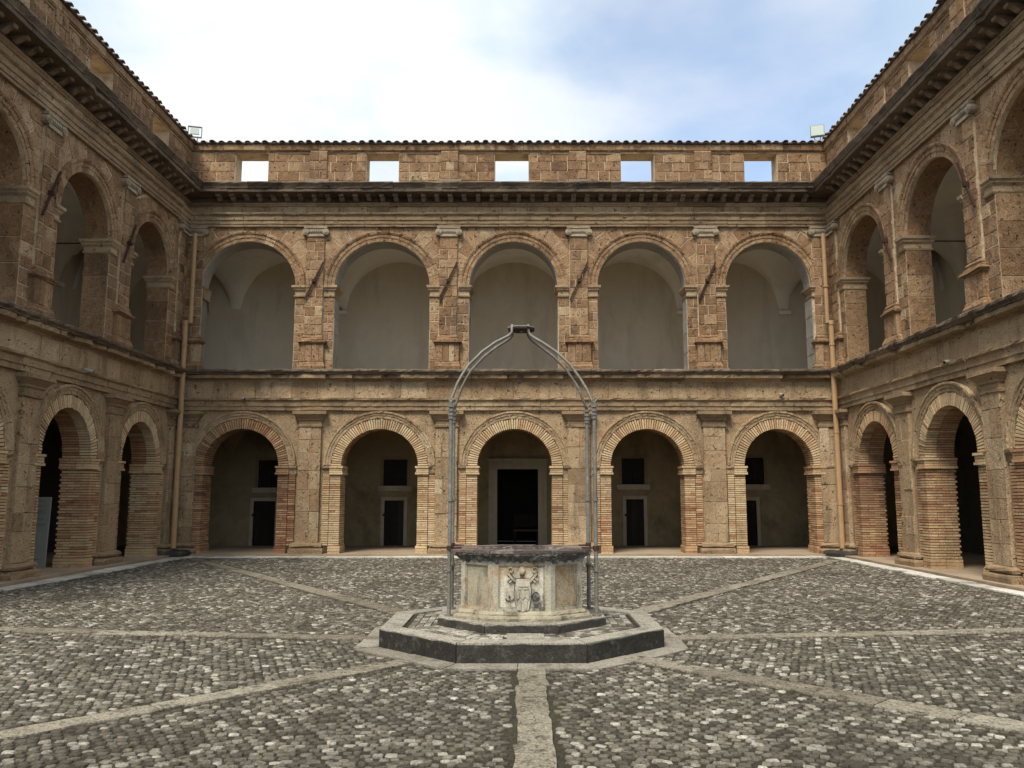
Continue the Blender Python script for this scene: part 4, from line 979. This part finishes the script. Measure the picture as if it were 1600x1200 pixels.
mb = MB(); loft8(mb, [(oct2(0.375, 0.78), 0.0), (oct2(0.375, 0.785), 0.035), (oct2(0.372, 0.775), 0.055), (oct2(0.35, 0.735), 0.06), (oct2(0.35, 0.735), 0.075), (oct2(0.34, 0.72), 0.09), (oct2(0.33, 0.70), 0.105)], 0.5, 0.004, 8); mb.build('base_moulding', 'marble_moss', well)
P8 = oct2(0.325, 0.69)
ptone = [0.45, 0.5, 0.5, 0.5, 0.5, 0.5, 0.55, 0.8]
for k in range(8):
    a, b = Vector(P8[k - 1]), Vector(P8[k]); u = (b - a).normalized(); n_ = Vector((u.y, -u.x)); w = (b - a).length
    if n_.dot((a + b) / 2) < 0: n_ = -n_
    def plate(mb, s0, s1, z0, z1, out, tone, depth=0.04):
        p, q = a + u * s0 + n_ * out, a + u * s1 + n_ * out; pi, qi = p - n_ * depth, q - n_ * depth
        mb.add([(p.x, p.y, z0), (q.x, q.y, z0), (q.x, q.y, z1), (p.x, p.y, z1), (pi.x, pi.y, z0), (qi.x, qi.y, z0), (qi.x, qi.y, z1), (pi.x, pi.y, z1)],
               [(0, 1, 2, 3), (0, 4, 5, 1), (1, 5, 6, 2), (2, 6, 7, 3), (3, 7, 4, 0)], tone)
    mb = MB(); plate(mb, 0.07, w - 0.07, 0.13, 0.60, -0.024, 0.95 if k == 0 else 0.5 + 0.2 * R.random()); pn = mb.build('panel', {0: 'marble', 1: 'marble_rust', 7: 'marble_moss'}.get(k, 'marble_moss'), well)
    mb = MB()
    plate(mb, 0.002, 0.07, 0.10, 0.645, 0.0, 0.6); plate(mb, w - 0.07, w - 0.002, 0.10, 0.645, 0.0, 0.6); plate(mb, 0.07, w - 0.07, 0.10, 0.135, 0.001, 0.55); plate(mb, 0.07, w - 0.07, 0.60, 0.645, 0.001, 0.4)
    for e0, e1, z0, z1 in ((0.07, 0.085, 0.135, 0.60), (w - 0.085, w - 0.07, 0.135, 0.60), (0.085, w - 0.085, 0.135, 0.15), (0.085, w - 0.085, 0.585, 0.60)): plate(mb, e0, e1, z0, z1, -0.012, 0.3)
    mb.build('panel_frame', 'marble', pn)
mb = MB()
loft8(mb, [(oct2(0.32, 0.685), 0.615), (oct2(0.325, 0.695), 0.64), (oct2(0.33, 0.715), 0.665), (oct2(0.34, 0.755), 0.695), (oct2(0.35, 0.79), 0.712), (oct2(0.352, 0.795), 0.738), (oct2(0.34, 0.775), 0.752), (oct2(0.2, 0.45), 0.75), (oct2(0.2, 0.44), 0.4)], 0.5, 0.011, 16, cap=False); mb.build('rim', 'rim', well)
o = oct2(0.35, 0.805); i_ = oct2(0.24, 0.52)
for k in range(8):
    a, b, c, d = o[k - 1], o[k], i_[k], i_[k - 1]
    cuts = sorted([0.0, 1.0] + [R.uniform(0.2, 0.8) for _ in range(1)])
    for t0, t1 in zip(cuts, cuts[1:]):
        if t1 - t0 < 0.12: continue
        mb = MB(); e = 0.012
        mb.prism([tuple(v + R.uniform(-0.008, 0.008) for v in p) for p in (L(a, b, t0 + e), L(a, b, (t0 + t1) / 2), L(a, b, t1 - e), L(d, c, t1 - e), L(d, c, t0 + e))], 0.735, 0.764 + R.uniform(-0.006, 0.008), 'z', G(0.5, 0.2)); mb.build('rim_brick', 'rimbrick', well)
# coat of arms on the front panel: shield, tiara, crossed keys, cords
def relief(name, polys, mat, y0=-0.650, y1=-0.70, tone=0.8, parent=None):
    mb = MB()
    for p in polys: mb.prism([(x, z) for x, z in p], y1, y0, 'y', tone)
    return mb.build(name, mat, parent or well)
sh = [(-0.062, 0.455), (0.090, 0.455), (0.094, 0.40), (0.105, 0.33), (0.106, 0.28), (0.092, 0.20), (0.078, 0.13), (0.055, 0.112), (0.012, 0.106), (-0.026, 0.112), (-0.050, 0.13), (-0.066, 0.20), (-0.080, 0.28), (-0.078, 0.33), (-0.068, 0.40)]
grow = lambda p, k, cx=0.013, cz=0.29: [(cx + (x - cx) * k, cz + (z - cz) * (1 + (k - 1) * 0.5)) for x, z in p]
relief('crest_ground', [grow(sh, 1.09)], 'rim', y1=-0.674, tone=0.2)
shd = relief('shield', [sh], 'marble', y1=-0.715, tone=0.75)
relief('charge', [[(-0.04, 0.39), (0.07, 0.39), (0.07, 0.375), (-0.04, 0.375)], [(-0.05, 0.36), (0.08, 0.36), (0.07, 0.345), (-0.045, 0.345)], [(-0.005, 0.34), (0.03, 0.34), (0.04, 0.27), (0.013, 0.235), (-0.015, 0.27)],
                  [(-0.055, 0.335), (-0.02, 0.33), (-0.03, 0.25), (-0.055, 0.23), (-0.065, 0.28)], [(0.045, 0.33), (0.085, 0.335), (0.09, 0.28), (0.075, 0.23), (0.05, 0.26)],
                  [(-0.045, 0.225), (-0.01, 0.22), (-0.005, 0.13), (-0.035, 0.125)], [(0.03, 0.22), (0.065, 0.225), (0.055, 0.125), (0.03, 0.13)]], 'marble', y1=-0.730, tone=0.6, parent=shd)
circ = lambda cx, cz, rx, rz, n=14: [(cx + rx * math.cos(2 * math.pi * k / n), cz + rz * math.sin(2 * math.pi * k / n)) for k in range(n)]
mb = MB()
for rr, dd in ((1.0, 0.012), (0.85, 0.022), (0.6, 0.030)): mb.prism(circ(0.006, 0.545, 0.036 * rr, 0.046 * rr), -0.672 - dd, -0.66, 'y', 0.85)
mb.build('tiara', 'marble', well)
relief('dark_below_tiara', [[(-0.02, 0.502), (0.032, 0.502), (0.028, 0.475), (-0.016, 0.475)]], 'rim', y1=-0.692, tone=0.2)  # dark piece just below the tiara
def bar(x0, z0, x1, z1, w):
    d = Vector((x1 - x0, z1 - z0)).normalized(); n = Vector((-d.y, d.x)) * w
    return [(x0 + n.x, z0 + n.y), (x1 + n.x, z1 + n.y), (x1 - n.x, z1 - n.y), (x0 - n.x, z0 - n.y)]
def key(s, x0):
    mb = MB()
    for p in (bar(x0 + s * 0.075, 0.425, x0 + s * 0.155, 0.515, 0.012), bar(x0 + s * 0.135, 0.465, x0 + s * 0.165, 0.44, 0.008), bar(x0 + s * 0.115, 0.44, x0 + s * 0.14, 0.418, 0.008)): mb.prism(p, -0.70, -0.672, 'y', 0.8)
    kx, kz = x0 + s * 0.13, 0.555
    for k in range(12):
        a0, a1 = 2 * math.pi * k / 12, 2 * math.pi * (k + 1) / 12
        mb.prism([(kx + 0.036 * math.cos(a0), kz + 0.034 * math.sin(a0)), (kx + 0.036 * math.cos(a1), kz + 0.034 * math.sin(a1)), (kx + 0.022 * math.cos(a1), kz + 0.02 * math.sin(a1)), (kx + 0.022 * math.cos(a0), kz + 0.02 * math.sin(a0))], -0.695, -0.672, 'y', 0.7)
    k_ = mb.build('key', 'marble', well)
    mb = MB()
    for p in (bar(x0 + s * 0.075, 0.405, x0 + s * 0.16, 0.495, 0.005), bar(x0 + s * 0.07, 0.447, x0 + s * 0.15, 0.535, 0.004)): mb.prism(p, -0.688, -0.67, 'y', 0.1)
    mb.build('key_outline', 'rim', k_)
key(-1, 0.005); key(1, 0.015)
mb = MB(); pts = [(-0.175 + 0.085 * (1 - math.cos(t)) / 2 * 1.0, -0.682, 0.245 - 0.03 * math.sin(t)) for t in [math.pi * k / 10 for k in range(11)]]; mb.tube(pts, 0.006, 5, 0.1); mb.build('cord', 'rim', well)
relief('tassel', [[(-0.145, 0.20), (-0.125, 0.20), (-0.115, 0.135), (-0.155, 0.135)]], 'marble', y1=-0.692, tone=0.4)
relief('knot', [circ(-0.135, 0.262, 0.012, 0.012, 8)], 'rim', y1=-0.69, tone=0.2)
mb = MB()
for rr, dd, tn in ((1.0, 0.010, 0.2), (0.72, 0.02, 0.5), (0.42, 0.028, 0.3)): mb.prism(circ(0.158, 0.265, 0.043 * rr, 0.05 * rr), -0.672 - dd, -0.66, 'y', tn)
mb.prism([(0.135, 0.215), (0.185, 0.215), (0.178, 0.15), (0.142, 0.15)], -0.69, -0.66, 'y', 0.3); mb.build('rosette', 'rim', well)

canopy = thing('well_canopy', 'grey iron frame of four posts arching to a small flat crown over the well', 'iron frame', (WC[0], WC[1], 0.29))
PZ = 2.42
posts = [(-0.833, -0.32), (0.859, -0.32), (-0.850, 0.27), (0.818, 0.27)]
RODL = [(701, 635), (705.4, 623), (715, 598.5), (723, 584), (732.5, 570.5), (753.5, 549.5), (774.5, 534.6), (788, 528), (795.5, 524), (799.9, 519), (800.3, 507)]
RODR = [(928.5, 633), (924, 624), (916, 607), (907.5, 593), (890, 569), (869, 549.5), (848, 535.5), (835, 528), (828, 523), (825.5, 518), (825, 507)]
for px, py in posts:
    mb = MB(); mb.tube([(px, py, 0.0), (px, py, PZ)], 0.023, 10); mb.tube([(px - 0.0, py, 0.0), (px, py, 0.02)], 0.05, 10); po = mb.build('post', 'iron', canopy, smooth=False)
    mb = MB()
    for z, r in ((PZ - 0.16, 0.034), (PZ - 0.12, 0.038), (PZ - 0.07, 0.036), (PZ - 0.02, 0.044)): mb.tube([(px, py, z), (px, py, z + 0.03)], r, 10)
    mb.tube([(px, py, 1.30), (px, py, 1.345)], 0.034, 10); mb.tube([(px, py, 0.50), (px, py, 0.55)], 0.036, 10); mb.build('collar', 'iron', po)
    s = 1 if px > 0 else -1
    mb = MB(); mb.tube([(px, py, PZ), (px + s * 0.012, py, PZ + 0.05), (px + s * 0.045, py, PZ + 0.085), (px + s * 0.035, py, PZ + 0.13)], [0.012, 0.011, 0.009, 0.004], 6)
    mb.tube([(px, py, PZ + 0.04), (px - s * 0.02, py, PZ + 0.08), (px - s * 0.012, py, PZ + 0.11)], [0.010, 0.008, 0.003], 6); mb.build('hook', 'iron', po)
    # arched rod from the post to the crown
    ys = py / abs(py) * 0.115; pts = []; rd = RODL if s < 0 else RODR
    for i, (qx, qy) in enumerate(rd):
        t = min(1, i / 8); yf = -0.32 + (0.205) * t
        w = atY(qx, qy, WC[1] + yf); pts.append((w.x + (px - (w.x if i == 0 else pts0[0])) * (1 - t) * (0 if py < 0 else 1), py + (ys - py) * t, w.z - 0.29))
        if i == 0: pts0 = (w.x,); pts[0] = (px, py, w.z - 0.29)
    mb = MB(); mb.tube(pts, 0.0175, 8); mb.build('arched_rod', 'iron', canopy, smooth=True)
ztop = pts[-1][2] - 0.02
mb = MB(); o = [(-0.005 + 0.18 * 1.0 * math.cos(math.pi * k / 4 + math.pi / 8), 0.18 * math.sin(math.pi * k / 4 + math.pi / 8)) for k in range(8)]
mb.prism(o, ztop - 0.012, ztop, 'z', 0.9); cp = mb.build('crown_plate', 'iron', canopy)
mb = MB(); mb.prism([(p[0] * 0.97, p[1] * 0.97) for p in o], ztop - 0.035, ztop - 0.010, 'z', 0.4); mb.build('crown_shade_plate', 'rust', cp)  # dark inset plate puts the underside's shade into the colour
mb = MB(); mb.tube([(0, 0, ztop - 0.05), (0, 0, ztop - 0.03)], 0.025, 8, 0.9); mb.build('pulley_eye', 'iron', canopy)
for s in (-1, 1):
    mb = MB(); mb.tube([(posts[(s + 1) // 2][0], -0.32, 0.53), (posts[2 + (s + 1) // 2][0], 0.27, 0.53)], 0.012, 6); mb.build('tie_bar', 'iron', canopy)
    for pk in (0, 2):
        pq, py = posts[pk + (s + 1) // 2]
        mb = MB(); mb.tube([(pq, py, 0.765), (s * 0.70, py * 0.8, 0.765)], 0.011, 6); mb.tube([(pq, py, 0.74), (pq, py, 0.79)], 0.034, 8); mb.build('stay', 'rust', canopy)

# ------------------------------------------------------------------ things fixed to the walls
def downpipe(label, x, y, dx):
    t = thing('downpipe', label, 'downpipe', (x, y, 0), 0, 'ochre downpipes in the far corners')
    mb = MB(); mb.tube([(0, 0, 0.22), (0, 0, 5.0)], 0.075, 10); mb.tube([(0, 0, 5.0), (0, 0, 6.55)], 0.072, 10, caps=True)
    mb.tube([(0, 0, 6.50), (0, 0, 6.62)], 0.088, 10); mb.build('lower_pipe', 'pipe', t, smooth=False)
    mb = MB(); mb.tube([(dx, 0.0, 6.55), (dx, 0, 9.2)], 0.062, 10); mb.tube([(0, 0, 6.56), (dx, 0, 6.60)], 0.06, 10); mb.build('upper_pipe', 'pipe', t)
    for z in (1.4, 3.4, 5.9, 7.6):
        mb = MB(); xx = dx if z > 6.6 else 0; mb.tube([(xx, 0, z), (xx, 0, z + 0.05)], 0.086, 10); mb.box(xx - 0.02, xx + 0.02, 0, 0.2, z + 0.01, z + 0.04); mb.build('bracket', 'pipe', t)
    mb = MB(); mb.tube([(0, 0, 0.24), (0.0, -0.02, 0.14), (0.05, -0.10, 0.10)], [0.07, 0.06, 0.05], 8, 0.2); mb.build('shoe', 'peperino', t)
    return t
downpipe('ochre downpipe in the far left corner, jogged at mid height', XL + 0.24, D - 0.36, 0.14)
downpipe('ochre downpipe in the far right corner, jogged at mid height', XR - 0.02 - 0.20, D - 0.36, -0.10)
for x, lb in ((XL + 0.30, 'rough dark stone block under the left downpipe'), (XR - 0.30, 'rough dark stone block under the right downpipe')):
    mb = MB(); loft8(mb, [(oct2(0.30, 0.40), 0.0), (oct2(0.30, 0.41), 0.10), (oct2(0.25, 0.36), 0.16), (oct2(0.15, 0.22), 0.17)], 0.6, 0.015, 3)
    o = mb.build('stone_block', 'peperino'); o.location = (x, D - 0.52, 0.0); o['label'] = lb; o['category'] = 'stone block'; o['group'] = 'blocks at the foot of the downpipes'

def floodlight(label, px, py, solid, rz):
    p = atY(px, py, D - 0.06); t = thing('floodlight', label, 'floodlight', (p.x, p.y, Z_TOP + 0.12), rz, 'floodlights on the parapet corners')
    mb = MB(); 
    if solid:
        mb.box(-0.20, 0.20, -0.04, 0.07, 0.12, 0.46, 0.5)
    else:
        for a, b, c, d in ((-0.20, -0.18, 0.10, 0.44), (0.18, 0.20, 0.10, 0.44), (-0.18, 0.18, 0.42, 0.44), (-0.18, 0.18, 0.10, 0.12)): mb.box(a, b, -0.02, 0.06, c, d, 0.3)
    mb.build('housing', 'lamp_body', t)
    mb = MB()
    if solid: mb.box(-0.18, 0.18, -0.052, -0.039, 0.14, 0.44, 0.5)
    else: mb.box(-0.13, 0.12, -0.03, 0.03, 0.19, 0.37, 0.5)
    mb.build('lens', 'lampglass', t)
    mb = MB(); mb.tube([(-0.1, 0.03, 0.12), (-0.06, 0.03, 0.0)], 0.014, 6); mb.tube([(0.1, 0.03, 0.12), (0.06, 0.03, 0.0)], 0.014, 6); mb.box(-0.1, 0.1, 0.0, 0.06, -0.06, 0.01); mb.build('bracket', 'lamp_body', t)
floodlight('small open-framed floodlight on the left corner of the tiled parapet', 304, 214, False, 0.25)
floodlight('small square floodlight with a pale lens on the right corner of the parapet', 1277, 205, True, -0.3)

def cctv(label, loc, rz):
    t = thing('security_camera', label, 'camera', loc, rz, 'small cameras on the lower architrave')
    mb = MB(); mb.box(-0.03, 0.03, -0.02, 0.10, -0.10, 0.02, 0.5); mb.build('bracket', 'white', t)
    mb = MB(); mb.tube([(0.05, -0.13, -0.05), (-0.03, 0.03, -0.01)], 0.042, 8, 0.8); mb.build('camera_body', 'white', t)
    mb = MB(); mb.tube([(0.058, -0.145, -0.054), (0.05, -0.13, -0.05)], 0.030, 8, 0.8); mb.build('lens', 'glass', t)
p = atY(378, 622, D - 0.2); cctv('small grey camera on the ledge above the far wing\'s first ground-floor arch', (p.x, D - 0.12, p.z + 0.02), 0.3)
p = atY(1222, 616, D - 0.2); cctv('small grey camera on the ledge above the far wing\'s last ground-floor arch', (p.x, D - 0.12, p.z + 0.02), -0.3)
cctv('small camera on the ledge of the left-hand wing', (XL + 0.12, 18.3, 4.46), math.pi / 2)
cctv('small camera on the ledge of the right-hand wing', (XR - 0.12, 17.1, 4.46), -math.pi / 2)

pn = thing('notice_panel', 'tall narrow grey notice panel standing inside a ground-floor arch of the left wing', 'notice panel', (-10.78, 18.75, Z_FL), 0.08)
pn.rotation_euler = (rad(-3), 0, 0.08)
mb = MB(); mb.box(-0.185, 0.185, 0.0, 0.025, 0.0, 1.56, 0.5); mb.build('board', 'panel', pn)
mb = MB()
for a, b, c, d in ((-0.19, -0.18, 0, 1.565), (0.18, 0.19, 0, 1.565), (-0.18, 0.18, 1.55, 1.565)): mb.box(a, b, -0.006, 0.03, c, d, 1.0)
mb.build('edge_trim', 'panel', pn)
mb = MB()
z = 1.48
for blk in (2, 3, 5, 4, 3):
    for k in range(blk):
        mb.box(-0.15, R.uniform(0.04, 0.15), -0.003, 0.002, z, z + 0.010, R.random()); z -= 0.022
    z -= 0.05
mb.box(-0.08, 0.10, -0.003, 0.002, 0.19, 0.205, 0.0); mb.prism(circ(-0.12, 0.30, 0.014, 0.014, 8), -0.003, 0.002, 'y', 0.0)
mb.build('print', 'ink', pn)
mb = MB(); mb.box(-0.15, 0.15, 0.025, 0.30, 0.0, 0.02, 0.5); mb.tube([(0.0, 0.03, 0.9), (0.0, 0.30, 0.02)], 0.012, 6); mb.build('stand', 'panel', pn)
